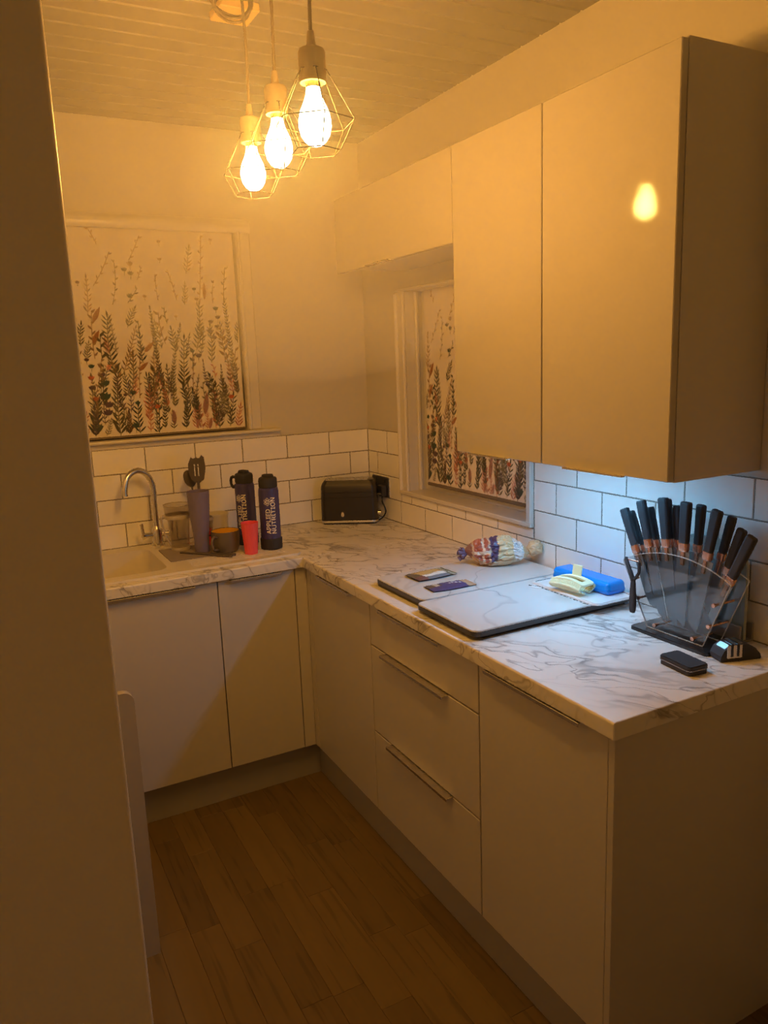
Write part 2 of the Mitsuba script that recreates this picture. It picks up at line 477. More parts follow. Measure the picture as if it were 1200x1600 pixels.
# ------------------------------------------------------------------ blinds with their printed meadow
COL = {"G": (.135, .125, .060), "D": (.075, .080, .050), "B": (.115, .085, .045), "S": (.24, .22, .13), "T": (.36, .235, .115), "C": (.62, .25, .16), "E": (.07, .115, .085),
       "P": (.14, .095, .11), "R": (.66, .16, .07), "L": (.30, .15, .065), "V": (.30, .165, .145)}
PLANTS= [('fern', -1.096, 1.36, -1.082, 1.611, 'G', 0.0454), ('fern', -1.094, 1.594, -1.103, 1.814, 'G', 0.0416), ('fern', -1.061, 1.607, -1.002, 1.77, 'T', 0.0302), ('fern', -1.03, 1.778, -0.999, 1.845, 'G', 0.0302), ('col', -0.914, 1.542, -0.938, 1.841, 'B', 0.0272), ('col', -0.92, 1.376, -0.914, 1.542, 'G', 0.0272), ('col', -0.873, 1.46, -0.827, 1.772, 'S', 0.0287), ('fern', -0.828, 1.537, -0.814, 1.724, 'G', 0.0416), ('col', -0.835, 1.37, -0.831, 1.545, 'G', 0.0302), ('fern', -0.765, 1.685, -0.742, 1.859, 'G', 0.0363), ('sprig', -0.738, 1.87, -0.713, 2.131, 'T', 0.0197), ('fern', -0.708, 1.631, -0.704, 1.774, 'G', 0.034), ('col', -0.606, 1.499, -0.634, 1.867, 'G', 0.0333), ('col', -0.659, 1.491, -0.669, 1.607, 'B', 0.0227), ('fern', -0.694, 1.36, -0.699, 1.539, 'G', 0.0317), ('fern', -0.985, 1.419, -0.929, 1.587, 'C', 0.0272), ('fern', -0.626, 1.504, -0.637, 1.621, 'C', 0.0272), ('col', -0.731, 1.533, -0.743, 1.632, 'P', 0.0212), ('fern', -1.173, 1.828, -1.166, 1.959, 'T', 0.0302), ('sprig', -1.164, 1.66, -1.158, 1.842, 'T', 0.0227), ('sprig', -1.174, 1.525, -1.14, 1.66, 'T', 0.0166), ('fern', -1.191, 1.363, -1.168, 1.489, 'D', 0.0454), ('fern', -1.02, 1.361, -1.019, 1.466, 'D', 0.0416), ('col', -0.963, 1.499, -0.966, 1.585, 'D', 0.0242), ('fern', -0.797, 1.444, -0.786, 1.49, 'G', 0.0302), ('fern', -0.612, 1.358, -0.598, 1.444, 'C', 0.0302), ('fern', -0.649, 1.365, -0.627, 1.489, 'G', 0.0333), ('sprig', -1.142, 1.932, -1.072, 2.059, 'T', 0.0166), ('sprig', -1.078, 1.863, -1.058, 2.029, 'S', 0.0181), ('sprig', -1.002, 2.03, -0.955, 2.122, 'T', 0.0181), ('sprig', -0.977, 1.958, -0.957, 2.004, 'T', 0.0151), ('sprig', -1.116, 2.085, -1.144, 2.144, 'T', 0.0181), ('sprig', -0.904, 1.881, -0.907, 1.98, 'T', 0.0151), ('sprig', -0.83, 1.881, -0.859, 1.995, 'T', 0.0151), ('fern', -0.784, 1.986, -0.766, 2.079, 'S', 0.0287), ('sprig', -0.638, 1.867, -0.622, 2.011, 'S', 0.0212), ('sprig', -0.876, 1.79, -0.883, 1.852, 'S', 0.0166), ('fern', -0.8, 1.863, -0.793, 1.939, 'S', 0.0257), ('sprig', -1.021, 1.87, -0.98, 1.926, 'S', 0.0197), ('sprig', -1.01, 1.502, -0.987, 1.706, 'T', 0.0151), ('sprig', -0.793, 1.498, -0.774, 1.671, 'T', 0.0136), ('fern', -1.052, 1.512, -1.059, 1.592, 'S', 0.0302), ('sprig', -0.697, 1.569, -0.704, 1.623, 'C', 0.0181), ('fern', -1.149, 1.364, -1.129, 1.421, 'S', 0.0197), ('fern', -0.95, 1.356, -0.95, 1.439, 'G', 0.0272), ('fern', -0.979, 1.366, -0.965, 1.477, 'C', 0.0227), ('fern', -0.792, 1.367, -0.794, 1.437, 'C', 0.0257), ('fern', -0.715, 1.439, -0.724, 1.532, 'S', 0.0272), ('fern', -1.194, 1.661, -1.182, 1.717, 'S', 0.0227), ('sprig', -1.024, 1.583, -1.018, 1.677, 'T', 0.0151), ('fern', -1.11, 1.68, -1.119, 1.73, 'C', 0.0197), ('sprig', -0.684, 1.87, -0.673, 1.959, 'T', 0.0151), ('fern', -0.885, 1.37, -0.886, 1.435, 'G', 0.0227), ('fern', -0.746, 1.36, -0.744, 1.426, 'C', 0.0197)]
FLOWERS= [(-1.14, 1.516, 'E', 0.0187), (-1.13, 1.483, 'P', 0.0158), (-1.136, 1.453, 'P', 0.0158), (-1.185, 1.551, 'P', 0.0115), (-1.135, 1.567, 'E', 0.0144), (-1.176, 1.508, 'R', 0.0115), (-1.185, 1.589, 'R', 0.0108), (-1.142, 1.599, 'P', 0.0094), (-1.195, 1.658, 'P', 0.0086), (-1.18, 1.633, 'E', 0.0101), (-1.033, 1.525, 'E', 0.0115), (-1.02, 1.484, 'E', 0.0094), (-1.035, 1.396, 'E', 0.0144), (-1.181, 1.395, 'E', 0.0173), (-1.063, 1.518, 'P', 0.0079), (-1.023, 1.995, 'E', 0.0101), (-1.0, 1.981, 'E', 0.0101), (-1.0, 2.017, 'T', 0.0101), (-1.011, 1.897, 'E', 0.0101), (-0.674, 1.848, 'E', 0.0101), (-0.668, 1.814, 'P', 0.0101), (-0.698, 1.795, 'P', 0.0101), (-0.675, 1.777, 'P', 0.0086), (-0.705, 1.759, 'P', 0.0101), (-0.688, 1.732, 'P', 0.0101), (-0.76, 1.661, 'P', 0.0115), (-0.757, 1.925, 'E', 0.0079), (-0.749, 1.885, 'T', 0.0086), (-0.784, 1.68, 'E', 0.0086), (-0.944, 1.465, 'R', 0.0108), (-0.635, 1.488, 'R', 0.0108), (-0.882, 2.102, 'T', 0.0072), (-0.884, 2.037, 'T', 0.0072), (-0.955, 1.895, 'T', 0.0072), (-0.839, 1.818, 'T', 0.0065), (-0.676, 2.115, 'T', 0.0072), (-1.198, 1.945, 'P', 0.0072)]
LEAVES= [(-1.158, 1.797, -1.126, 1.856, 'L', 0.0122), (-1.167, 1.717, -1.137, 1.769, 'L', 0.0122), (-0.975, 1.68, -0.933, 1.722, 'L', 0.0115), (-1.004, 1.608, -0.963, 1.643, 'L', 0.0101), (-0.717, 1.881, -0.714, 1.954, 'L', 0.0094), (-0.753, 1.419, -0.737, 1.514, 'V', 0.0158), (-0.881, 1.389, -0.881, 1.45, 'V', 0.013), (-0.777, 1.358, -0.789, 1.406, 'V', 0.013), (-0.738, 1.359, -0.726, 1.409, 'V', 0.0101), (-1.123, 1.616, -1.107, 1.637, 'C', 0.0101)]



def leaf(base, tip, w, n=5):
    """A pointed leaf in the (u, v) plane: vertices and triangles."""
    base, tip = np.asarray(base, float), np.asarray(tip, float)
    d = tip - base
    nn = np.array([-d[1], d[0]]) / (np.linalg.norm(d) + 1e-9)
    t = np.linspace(0, 1, n + 2)[1:-1]
    pr = np.sin(np.pi * t**0.8) * w / 2
    left = base + t[:, None] * d + nn * pr[:, None]
    right = base + t[:, None] * d - nn * pr[:, None]
    pts = np.vstack([base, left, tip, right[::-1]])
    return pts


def meadow(seed):
    rg = np.random.default_rng(seed)
    V, F, K = [], [], []
    n = 0

    def poly(pts, col):
        nonlocal n
        c = np.mean(pts, 0)
        V.append(np.vstack([pts, c]))
        m = len(pts)
        F.extend([[n + i, n + (i + 1) % m, n + m] for i in range(m)])
        K.append(np.tile(col, (m + 1, 1)))
        n += m + 1

    def stroke(a, b, w, col):
        a, b = np.asarray(a), np.asarray(b)
        d = b - a
        nn = np.array([-d[1], d[0]]) / (np.linalg.norm(d) + 1e-9) * w / 2
        poly(np.array([a + nn, a - nn, b - nn, b + nn]), col)

    extra = []
    for q in range(46):
        x = rg.uniform(-1.19, -.59)
        z = rg.uniform(1.36, 1.36 + .34 * rg.random())
        h = rg.uniform(.05, .16)
        extra.append((("fern", "sprig", "col", "fern")[q % 4], x, z, x + rg.uniform(-.02, .02), z + h, "GDSTBCGPS"[q % 9], rg.uniform(.018, .036)))
    for q in range(22):
        x = rg.uniform(-1.19, -.59)
        z = rg.uniform(1.50, 1.72)
        extra.append((("fern", "sprig")[q % 2], x, z, x + rg.uniform(-.025, .025), z + rg.uniform(.06, .14), "GTSG"[q % 4], rg.uniform(.020, .034)))
    for t, bx, bz, tx, tz, c, wd in PLANTS + extra:
        col = np.array(COL[c])
        fade = np.clip((tz - 1.80) / 0.6, 0, .5)
        col = col * .68
        col = col * (1 - fade) + np.array([.60, .47, .34]) * fade
        a, b = np.array([bx, bz]), np.array([tx, tz])
        d = b - a
        L = np.linalg.norm(d)
        side = np.array([-d[1], d[0]]) / L
        bend = rg.uniform(-.05, .05) * L
        at = lambda s: a + d * s + side * bend * math.sin(math.pi * s)
        for i in range(6):
            stroke(at(i / 6), at((i + 1) / 6), .0026 if t != "col" else .002, col)
        if t == "fern":
            m = max(6, int(L / .0165))
            for i in range(m):
                s = (i + .4) / m
                l = wd * (1.0 - .35 * s) * rg.uniform(.75, 1.15)
                for sg in (1, -1):
                    ang = rg.uniform(.50, .85)
                    dr_ = d / L * math.cos(ang) + sg * side * math.sin(ang)
                    q = at(s) + sg * side * .001
                    poly(leaf(q, q + dr_ * l, l * .20), col * rg.uniform(.7, 1.3))
            poly(leaf(b, b + d / L * wd * .7, wd * .2), col)
        elif t == "col":
            m = max(8, int(L / .0125))
            for i in range(m):
                s = (i + .3) / m
                l = wd * .75 * (1.05 - .45 * s) * rg.uniform(.8, 1.2)
                for sg in (1, -1):
                    ang = rg.uniform(.45, .8)
                    dr_ = d / L * math.cos(ang) + sg * side * math.sin(ang)
                    q = at(s)
                    poly(leaf(q, q + dr_ * l, l * .30), col * rg.uniform(.7, 1.35))
            poly(leaf(b, b + d / L * wd * .8, wd * .25), col)
        else:
            m = max(4, int(L / .019))
            for i in range(m):
                s = (i + .5) / m
                sg = 1 if i % 2 else -1
                dr_ = d / L * .75 + sg * side * .65
                q = at(s)
                poly(leaf(q, q + dr_ * wd * .95, wd * .34), col * rg.uniform(.85, 1.2))
    for x, z, c, r in FLOWERS:
        col = np.array(COL[c])
        fade = np.clip((z - 1.85) / 0.6, 0, .5)
        col = col * .7
        col = col * (1 - fade) + np.array([.60, .47, .34]) * fade
        for ang in (-.75, -.25, .25, .75):
            dr_ = np.array([math.sin(ang), math.cos(ang)])
            q = np.array([x, z - r * .7])
            poly(leaf(q, q + dr_ * r * 1.7, r * .85), col * rg.uniform(.75, 1.3))
        stroke((x, z - r * 2.2), (x, z - r * .7), .0015, col)
    for bx, bz, tx, tz, c, w in LEAVES:
        col = np.array(COL[c])
        poly(leaf((bx, bz), (tx, tz), w * 1.5, 7), col)
        for s in (.25, .4, .55, .7):
            q = np.array([bx, bz]) * (1 - s) + np.array([tx, tz]) * s
            poly(leaf(q + (.002, 0), q + (.010, .008), .003), col * 1.7)
            poly(leaf(q - (.002, 0), q + (-.008, .010), .003), col * 1.7)
    return np.vstack(V), np.array(F), np.clip(np.vstack(K), 0, 1)


uv, fc, kc = meadow(5)
# blind 1 hangs in the plane y = 0.012; the printed repeat is 0.62 m wide and starts again to the left
BX0, BX1, BZ0, BZ1 = -1.640, -.583, 1.358, 2.152
bl = cbox([BX0, .012, BZ0], [BX1, .0135, BZ1], 0)
add("window_blind__fabric", bl, "m_fabric")
u2 = np.vstack([uv, uv - [.62, 0]])
f2, k2 = np.vstack([fc, fc + len(uv)]), np.vstack([kc, kc])
ok = np.all((u2[f2][..., 0] > BX0) & (u2[f2][..., 0] < BX1) & (u2[f2][..., 1] > BZ0) & (u2[f2][..., 1] < BZ1), axis=1)
m = trimesh.Trimesh(np.stack([u2[:, 0], np.full(len(u2), .0114), u2[:, 1]], 1), f2[ok], process=False)
add("window_blind__print", m, "m_print", color=k2)
labels["window_blind__print"] = {"label": "printed meadow of leaves and small flowers", "kind": "stuff"}
add("window_blind__bottom_bar", cbox([BX0, .010, BZ0 - .009], [BX1, .022, BZ0], .002), "m_blind_bar")
add("window_blind__roller", tube([(BX0, .045, BZ1 - .02), (BX1, .045, BZ1 - .02)], .018, 16), "m_blind_bar", smooth=40)
tag("window_blind", "cream roller blind printed with wild meadow plants, drawn down over the sink window", "blind")
# blind 2 hangs in the plane x = 0.055
CY0, CY1, CZ0, CZ1 = -1.155, -.432, 1.105, 1.885
add("window_blind_001__fabric", cbox([.055, CY0, CZ0], [.0565, CY1, CZ1], 0), "m_fabric")
u3 = np.vstack([np.stack([CY1 - (uv[:, 0] + 1.19) * 1.0 - k * .605, uv[:, 1] - .255], 1) for k in (0, 1)])
f3, k3 = np.vstack([fc, fc + len(uv)]), np.vstack([kc, kc])
ok = np.all((u3[f3][..., 0] > CY0) & (u3[f3][..., 0] < CY1) & (u3[f3][..., 1] > CZ0) & (u3[f3][..., 1] < CZ1), axis=1)
m = trimesh.Trimesh(np.stack([np.full(len(u3), .0544), u3[:, 0], u3[:, 1]], 1), f3[ok], process=False)
add("window_blind_001__print", m, "m_print", color=k3)
labels["window_blind_001__print"] = {"label": "printed meadow of leaves and small flowers", "kind": "stuff"}
add("window_blind_001__bottom_bar", cbox([.050, CY0, CZ0 - .014], [.064, CY1, CZ0], .003), "m_blind_bar")
tag("window_blind_001", "meadow printed roller blind in the right hand window, partly behind the wall cupboard", "blind")

# ------------------------------------------------------------------ base cupboards
ZB, ZT = 0.150, 0.868       # lower and upper edge of the doors
DF = 0.580                  # distance of the door fronts from the wall
DT = 0.019                  # door thickness
PULL = [(0, 0), (.0225, 0), (.0225, -.010), (.0205, -.010), (.0205, -.002), (0, -.002)]


def handle_y(y0, y1, x, z, down=False, depth=.0215, lip=.008):
    """A slim metal edge pull along y: a plate lying on the top (or bottom) edge of a front, with a lip; it sticks out towards -x."""
    s = -1 if not down else 1
    a = cbox([x - depth, y0, z - .001], [x + .004, y1, z + .0012], .0006)
    b = cbox([x - depth, y0, z + (0 if down else -lip)], [x - depth + .0022, y1, z + (lip if down else .0012)], .0006)
    return cat_(a, b)


def handle_x(x0, x1, y, z, depth=.0225):
    a = cbox([x0, y - depth, z - .001], [x1, y + .004, z + .0012], .0006)
    b = cbox([x0, y - depth, z - .008], [x1, y - depth + .0022, z + .0012], .0006)
    return cat_(a, b)


# sink run (fronts face -y)
add("base_cabinet__carcass", cbox([-.919, -.560, ZB], [-.624, -.012, .870], .001), "m_carcass")
add("base_cabinet__door", cbox([-.917, -DF, ZB], [-.6275, -DF + DT, ZT], .0015), "m_front")
add("base_cabinet__door__handle", handle_x(-.877, -.684, -DF, ZT), "m_steel")
tag("base_cabinet", "narrow pale cupboard under the sink drainer, in the corner beside the right hand run", "cabinet")
add("base_cabinet_001__carcass", cat_(cbox([-1.524, -.560, ZB], [-.921, -.02, .70], .001), cbox([-1.524, -.560, .70], [-1.506, -.02, .870], .001), cbox([-.939, -.560, .70], [-.921, -.02, .870], .001)), "m_carcass")
add("base_cabinet_001__door", cbox([-1.522, -DF, ZB], [-.9205, -DF + DT, ZT], .0015), "m_front")
add("base_cabinet_001__door__handle", handle_x(-1.44, -1.003, -DF, ZT), "m_steel")
tag("base_cabinet_001", "wide pale cupboard under the sink bowl with a long steel edge handle", "cabinet")
add("corner_post", cat_(cbox([-.6245, -DF, ZB], [-.580, -.562, .870], .001), cbox([-.580, -.6185, ZB], [-.562, -DF, .870], .001)), "m_front")
tag("corner_post", "pale corner filler strip between the two runs of base cupboards", "filler strip")

# run under the hob (fronts face -x)
units = [(-1.0955, -.621), (-1.6905, -1.0985), (-2.1405, -1.6935)]
add("base_cabinet_002__carcass", cbox([-.560, units[0][0], ZB], [-.012, -.62, .870], .001), "m_carcass")
add("base_cabinet_002__door", cbox([-DF, units[0][0] + .001, ZB], [-DF + DT, units[0][1], ZT], .0015), "m_front")
add("base_cabinet_002__door__handle", handle_y(-.985, -.72, -DF, ZT), "m_steel")
tag("base_cabinet_002", "pale corner base cupboard between the corner and the drawer unit", "cabinet")
add("drawer_unit__carcass", cbox([-.560, units[1][0], ZB], [-.012, units[1][1], .870], .001), "m_carcass")
for i, (za, zb, ha, hb) in enumerate([(.7285, ZT, -1.535, -1.190), (.4335, .7245, -1.548, -1.193), (ZB, .4295, -1.562, -1.212)]):
    k = "drawer_unit__drawer" + (f"_{i:03d}" if i else "")
    add(k, cbox([-DF, units[1][0] + .001, za], [-DF + DT, units[1][1] - .001, zb - (0.001 if i else 0)], .0015), "m_front")
    add(k + "__handle", handle_y(ha, hb, -DF, zb - (.001 if i else 0)), "m_steel")
tag("drawer_unit", "pale unit of three drawers under the hob", "drawer unit")
add("base_cabinet_003__carcass", cbox([-.560, units[2][0], ZB], [-.012, units[2][1], .870], .001), "m_carcass")
add("base_cabinet_003__door", cbox([-DF, units[2][0] + .001, ZB], [-DF + DT, units[2][1] - .001, ZT], .0015), "m_front")
add("base_cabinet_003__door__handle", handle_y(-2.075, -1.740, -DF, ZT), "m_steel")
add("base_cabinet_003__end_panel", cbox([-DF, -2.158, 0], [-.010, -2.1405, .870], .0012), "m_front")
tag("base_cabinet_003", "pale base cupboard at the near end of the worktop, with its end panel", "cabinet")

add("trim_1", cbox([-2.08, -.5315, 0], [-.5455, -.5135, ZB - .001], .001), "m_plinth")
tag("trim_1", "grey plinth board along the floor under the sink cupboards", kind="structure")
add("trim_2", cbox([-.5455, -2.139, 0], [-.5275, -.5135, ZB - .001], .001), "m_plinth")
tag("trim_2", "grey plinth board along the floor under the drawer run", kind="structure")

# ------------------------------------------------------------------ worktops
TH = .0385
Z0 = WT - TH


def worktop_section(a, b):
    """(distance from the wall, z) outline with a softly rounded front edge."""
    r = .006
    pts = [(a, Z0), (a, WT)]
    for t in np.linspace(0, math.pi / 2, 6):
        pts.append((b - r + r * math.sin(t), WT - r + r * math.cos(t)))
    for t in np.linspace(0, math.pi / 2, 4):
        pts.append((b - .003 + .003 * math.cos(t), Z0 + .003 - .003 * math.sin(t)))
    return pts


# along the right-hand wall: butts against the sink run at y = -0.6015
sec = Polygon([(-d, z) for d, z in worktop_section(.009, .600)])
m = xz_extrude(sec, -2.172, -.6025)
add("worktop", m, "m_marble", smooth=30)
add("worktop__end_strip", cbox([-.599, -2.1735, Z0 + .0005], [-.010, -2.1715, WT - .0008], .0005), "m_marble")
add("worktop__joint_strip", cbox([-.599, -.6026, Z0 + .001], [-.010, -.6004, WT - .0004], .0002), "m_plinth")
tag("worktop", "white marbled worktop of the right hand run carrying the hob boards and knife block", "worktop")
# sink run, with the cut-out for the sink
SX0, SX1, SY0, SY1 = -1.56, -.578, -.553, -.045       # the sink's rim
sec = [(-d, z) for d, z in worktop_section(.009, .600)]
m = extrude(Polygon(sec), 1)                            # (y, z) outline
full = yz_extrude(Polygon(sec), X_LEFT + .002, -.010)
cut = trimesh.creation.box(bounds=[[SX0 + .02, SY0 + .02, Z0 - .02], [SX1 - .02, SY1 - .02, WT + .02]])
full.fix_normals()
wt = trimesh.boolean.difference([full, cut], engine="manifold")
add("worktop_001", wt, "m_marble", smooth=30)
tag("worktop_001", "white marbled worktop of the sink run, with the toaster in its corner", "worktop")

# ------------------------------------------------------------------ wall cupboards
WX = -.307
WB, WTOP = 1.330, 2.2115
BB = 1.945


def wall_unit(key, y0, y1, zb, hy0, hy1, label, handle=True):
    add(key + "__carcass", cbox([WX + .021, y0 + .001, zb + .018], [-.002, y1 - .001, WTOP - .002], .001), "m_carcass")
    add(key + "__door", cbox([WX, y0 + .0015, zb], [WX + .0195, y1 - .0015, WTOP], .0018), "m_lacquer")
    add(key + "__door__handle", handle_y(hy0, hy1, WX, zb - .0012, down=True, depth=.011, lip=.004), "m_steel")
    tag(key, label, "wall cupboard")


wall_unit("wall_cupboard", -1.198, -.389, BB, -.828, -.648, "low wide glossy cupboard bridging over the right hand window")
wall_unit("wall_cupboard_001", -1.6005, -1.199, WB, -1.463, -1.275, "tall glossy wall cupboard beside the bridging cupboard, in front of the window")
wall_unit("wall_cupboard_002", -2.0055, -1.602, WB, -1.895, -1.695, "tall glossy wall cupboard at the near end showing a bulb reflection")
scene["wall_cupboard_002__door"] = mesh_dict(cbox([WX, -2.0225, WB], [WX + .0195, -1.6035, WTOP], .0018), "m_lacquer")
add("wall_cupboard_002__end_panel", cbox([WX + .0205, -2.0230, WB - .003], [-.002, -2.0058, WTOP + .005], .0012), "m_front")

# the cool lamp under the last two cupboards
LX, LY0, LY1 = -.270, -1.86, -1.34
add("cupboard_lamp__housing", cbox([LX - .022, LY0 - .012, WB + .002], [LX + .022, LY1 + .012, WB + .020], .003), "m_white_plastic")
scene["cupboard_lamp__diffuser"] = ply(cbox([LX - .017, LY0, WB - .002], [LX + .017, LY1, WB + .0015], .001), "m_white_plastic",
                                       emitter={"type": "area", "radiance": rgb(*LED)})
tag("cupboard_lamp", "slim cool white lamp fixed under the wall cupboard above the blue case", "lamp")

# ------------------------------------------------------------------ sink and tap
RZ = WT + .0075
outer = rrect(SX0, SY0, SX1, SY1, .03)
bowl = rrect(-1.46, -.492, -1.062, -.125, .045)
dr_in = rrect(-1.035, -.520, SX1 + .025, -.120, .03)


def ext(poly, za, zb):
    m = extrude(poly, zb - za)
    m.apply_translation([0, 0, za])
    return m


rim = trimesh.boolean.difference([ext(outer, WT - .0005, RZ), ext(bowl, WT - .02, RZ + .02), ext(dr_in, RZ - .0028, RZ + .02)], engine="manifold")
add("sink__rim", rim, "m_sink", smooth=25)
tub = trimesh.boolean.difference([ext(bowl.buffer(.006), .735, WT - .0005), ext(bowl.buffer(-.0005), .742, WT + .02)], engine="manifold")
add("sink__bowl", tub, "m_sink", smooth=25)
add("sink__overflow", cbox([-1.0635, -.40, .868], [-1.0605, -.375, .874], .0008), "m_black")
for i in range(5):
    add("sink__drain_groove" if i == 0 else f"sink__drain_groove_{i:03d}", cbox([-.98, -.50 + i * .022, RZ - .0029], [-.62, -.494 + i * .022, RZ - .0012], .0006), "m_sink")
add("sink__drain", lathe([(0, .744), (.032, .744), (.036, .7435), (.036, .742), (0, .742)], (-1.26, -.31, 0)), "m_chrome", smooth=30)
tag("sink", "cream inset sink with a deep bowl and drainer below the left window", "sink")
DZ = RZ - .0026      # the drainer's floor

TX, TY = -1.012, -.082
sp = bez([(0, 0, .05), (0, 0, .16), (0, 0, .245), (-.022, -.008, .292), (-.058, -.020, .310), (-.096, -.034, .292), (-.112, -.042, .256), (-.117, -.044, .222)], 12) + [TX, TY, RZ]
add("tap__base", lathe([(0, 0), (.027, 0), (.027, .006), (.022, .010), (.021, .062), (.0145, .072), (.012, .08), (0, .08)], (TX, TY, RZ)), "m_chrome", smooth=40)
add("tap__spout", cat_(tube(sp, .0115, 16), tube(sp[-3:] + [0, 0, -.003], .0128, 16)), "m_chrome", smooth=50)
for i, s in enumerate((-1, 1)):
    a = np.array([TX, TY, RZ + .045])
    k = "tap__handle" + ("_001" if i else "")
    arm = tube([a + [s * .018, 0, 0], a + [s * .045, -.004, 0], a + [s * .058, -.006, 0]], [.012, .011, .014], 14)
    lever = tube([a + [s * .055, -.006, 0], a + [s * .058, -.012, .030], a + [s * .060, -.014, .052]], [.008, .006, .0065], 12)
    add(k, cat_(arm, lever), "m_chrome", smooth=50)
tag("tap", "chrome swan neck mixer tap with two side levers behind the sink bowl", "tap")

add("drying_mat", slab(rrect(-1.032, -.390, -.800, -.175, .006), DZ, DZ + .003), "m_mat")
tag("drying_mat", "grey brown drying mat lying on the drainer beside the sink bowl", "mat")
MZ = DZ + .003

# ------------------------------------------------------------------ things on the drainer
# clear jug with its flared rim
jx, jy = -.952, -.212
prof = [(.0, .004), (.033, .004), (.035, .010), (.043, .120), (.050, .128), (.051, .150), (.0535, .178), (.0515, .178), (.049, .150), (.0475, .130), (.041, .122), (.033, .012), (0, .010)]
add("clear_jug__body", lathe(prof, (jx, jy, MZ), 32), "m_clear", smooth=30)
add("clear_jug__band", lathe([(.0515, .126), (.053, .128), (.053, .138), (.0515, .140)], (jx, jy, MZ), 32), "m_clear_rim", smooth=40)
add("clear_jug__rim", tube([(jx + .0525 * math.cos(a), jy + .0525 * math.sin(a), MZ + .178) for a in np.linspace(0, 2 * math.pi, 36, endpoint=False)], .0018, 6, closed=True), "m_clear_rim", smooth=True)
add("clear_jug__foot", lathe([(0, 0), (.036, 0), (.037, .004), (.036, .012), (0, .012)], (jx, jy, MZ), 32), "m_clear_rim", smooth=40)
add("clear_jug__handle", tube(bez([(jx - .050, jy - .006, MZ + .140), (jx - .067, jy - .01, MZ + .132), (jx - .058, jy - .01, MZ + .07), (jx - .038, jy - .006, MZ + .022)]), .0042, 8), "m_clear_rim", smooth=True)
tag("clear_jug", "clear plastic jug standing on the drying mat beside the tap", "jug")

prof = [(0, 0), (.026, 0), (.0275, .003), (.0285, .060), (.0325, .105), (.0365, .135), (.0425, .236), (.041, .2375), (.0385, .236), (.033, .135), (.026, .06), (.024, .006), (0, .006)]
add("tumbler", lathe(prof, (-.893, -.312, MZ), 40), "m_tumbler", smooth=35)
tag("tumbler", "tall muted violet tumbler with a flared top, in front of the clear jug", "tumbler")

# utensil pot, see-through with a red foot, and the two utensils in it
ux, uy = -.848, -.185
add("utensil_pot__body", lathe([(.034, .03), (.037, .105), (.040, .112), (.038, .113), (.035, .105), (.032, .03)], (ux, uy, DZ), 28), "m_clear", smooth=35)
add("utensil_pot__foot", lathe([(0, 0), (.034, 0), (.0345, .058), (.033, .062), (0, .062)], (ux, uy, DZ), 28), "m_red_dark", smooth=35)
add("utensil_pot__band", lathe([(.0375, .100), (.0395, .102), (.0405, .113), (.0385, .113)], (ux, uy, DZ), 28), "m_clear_rim", smooth=35)
for i, a in enumerate(np.linspace(0, 2 * math.pi, 10, endpoint=False)):
    add("utensil_pot__rib" if i == 0 else f"utensil_pot__rib_{i:03d}", tube([(ux + .0355 * math.cos(a), uy + .0355 * math.sin(a), DZ + .06), (ux + .0385 * math.cos(a), uy + .0385 * math.sin(a), DZ + .104)], .0012, 6), "m_clear_rim", smooth=True)
tag("utensil_pot", "see-through utensil pot with a red foot half hidden between the violet tumbler and the mug", "pot")
hd = Polygon([(-.021, 0), (-.029, .030), (-.028, .058), (-.018, .082), (-.012, .076), (-.002, .080), (.008, .076), (.016, .088), (.024, .080), (.027, .040), (.020, 0), (.006, -.012), (-.006, -.012)])
hd = affinity.scale(hd, 1.2, 1.1, origin=(0, 0))
slots = [sbox(x - .0022, .014, x + .0022, .062) for x in (-.010, .004)]
hd2 = hd
for s in slots:
    hd2 = hd2.difference(s)
bl = xz_extrude(hd2, -.002, .002)
bl = place(bl, (-.850, -.165, DZ + .262), rz=-.35)
add("spatula__head", bl, "m_utensil")
add("spatula__handle", tube([(-.850, -.165, DZ + .256), (-.852, -.176, DZ + .15), (-.853, -.188, DZ + .066)], [.0055, .005, .005], 10), "m_utensil", smooth=True)
tag("spatula", "dark slotted spatula standing upright behind the violet tumbler", "utensil")
add("serving_spoon__handle", tube([(-.868, -.128, DZ + .230), (-.862, -.160, DZ + .15), (-.846, -.205, DZ + .068)], .0035, 8), "m_utensil", smooth=True)
add("serving_spoon__bowl", place(trimesh.creation.icosphere(2, 1.0).apply_scale([.023, .006, .036]), (-.872, -.118, DZ + .262), rz=-.3, ry=-.3), "m_utensil", smooth=True)
tag("serving_spoon", "slim dark utensil leaning in the see-through pot behind the tumbler", "utensil")

add("white_beaker", lathe([(0, 0), (.037, 0), (.0385, .004), (.042, .100), (.0445, .1035), (.0445, .112), (.042, .1125), (.0395, .104), (.0355, .008), (0, .007)], (-.772, -.125, DZ), 36), "m_crockery", smooth=35)
tag("white_beaker", "off-white beaker against the tiles, behind the dark mug", "beaker")

# the mug
mx, my = -.810, -.348
prof = [(0, 0), (.036, 0), (.045, .005), (.0515, .022), (.054, .050), (.0545, .0815), (.0532, .0835), (.0515, .0815)]
add("mug__body", lathe(prof, (mx, my, DZ), 44), "m_mug", smooth=40)
add("mug__inside", lathe([(.0517, .0818), (.0505, .05), (.048, .022), (.040, .009), (0, .007)], (mx, my, DZ), 44), "m_mug_in", smooth=40)
labels["mug__inside"] = {"label": "yellow glazed inside"}
hv = np.array([-.80, -.60])
hv /= np.linalg.norm(hv)
pts = [(.052, .066), (.074, .069), (.084, .050), (.076, .024), (.050, .017)]
add("mug__handle", tube(bez([(mx + hv[0] * a, my + hv[1] * a, DZ + b) for a, b in pts], 8), .0055, 10), "m_mug", smooth=True)
tag("mug", "dark grey mug with a yellow inside in front of the blue sports bottles", "mug")

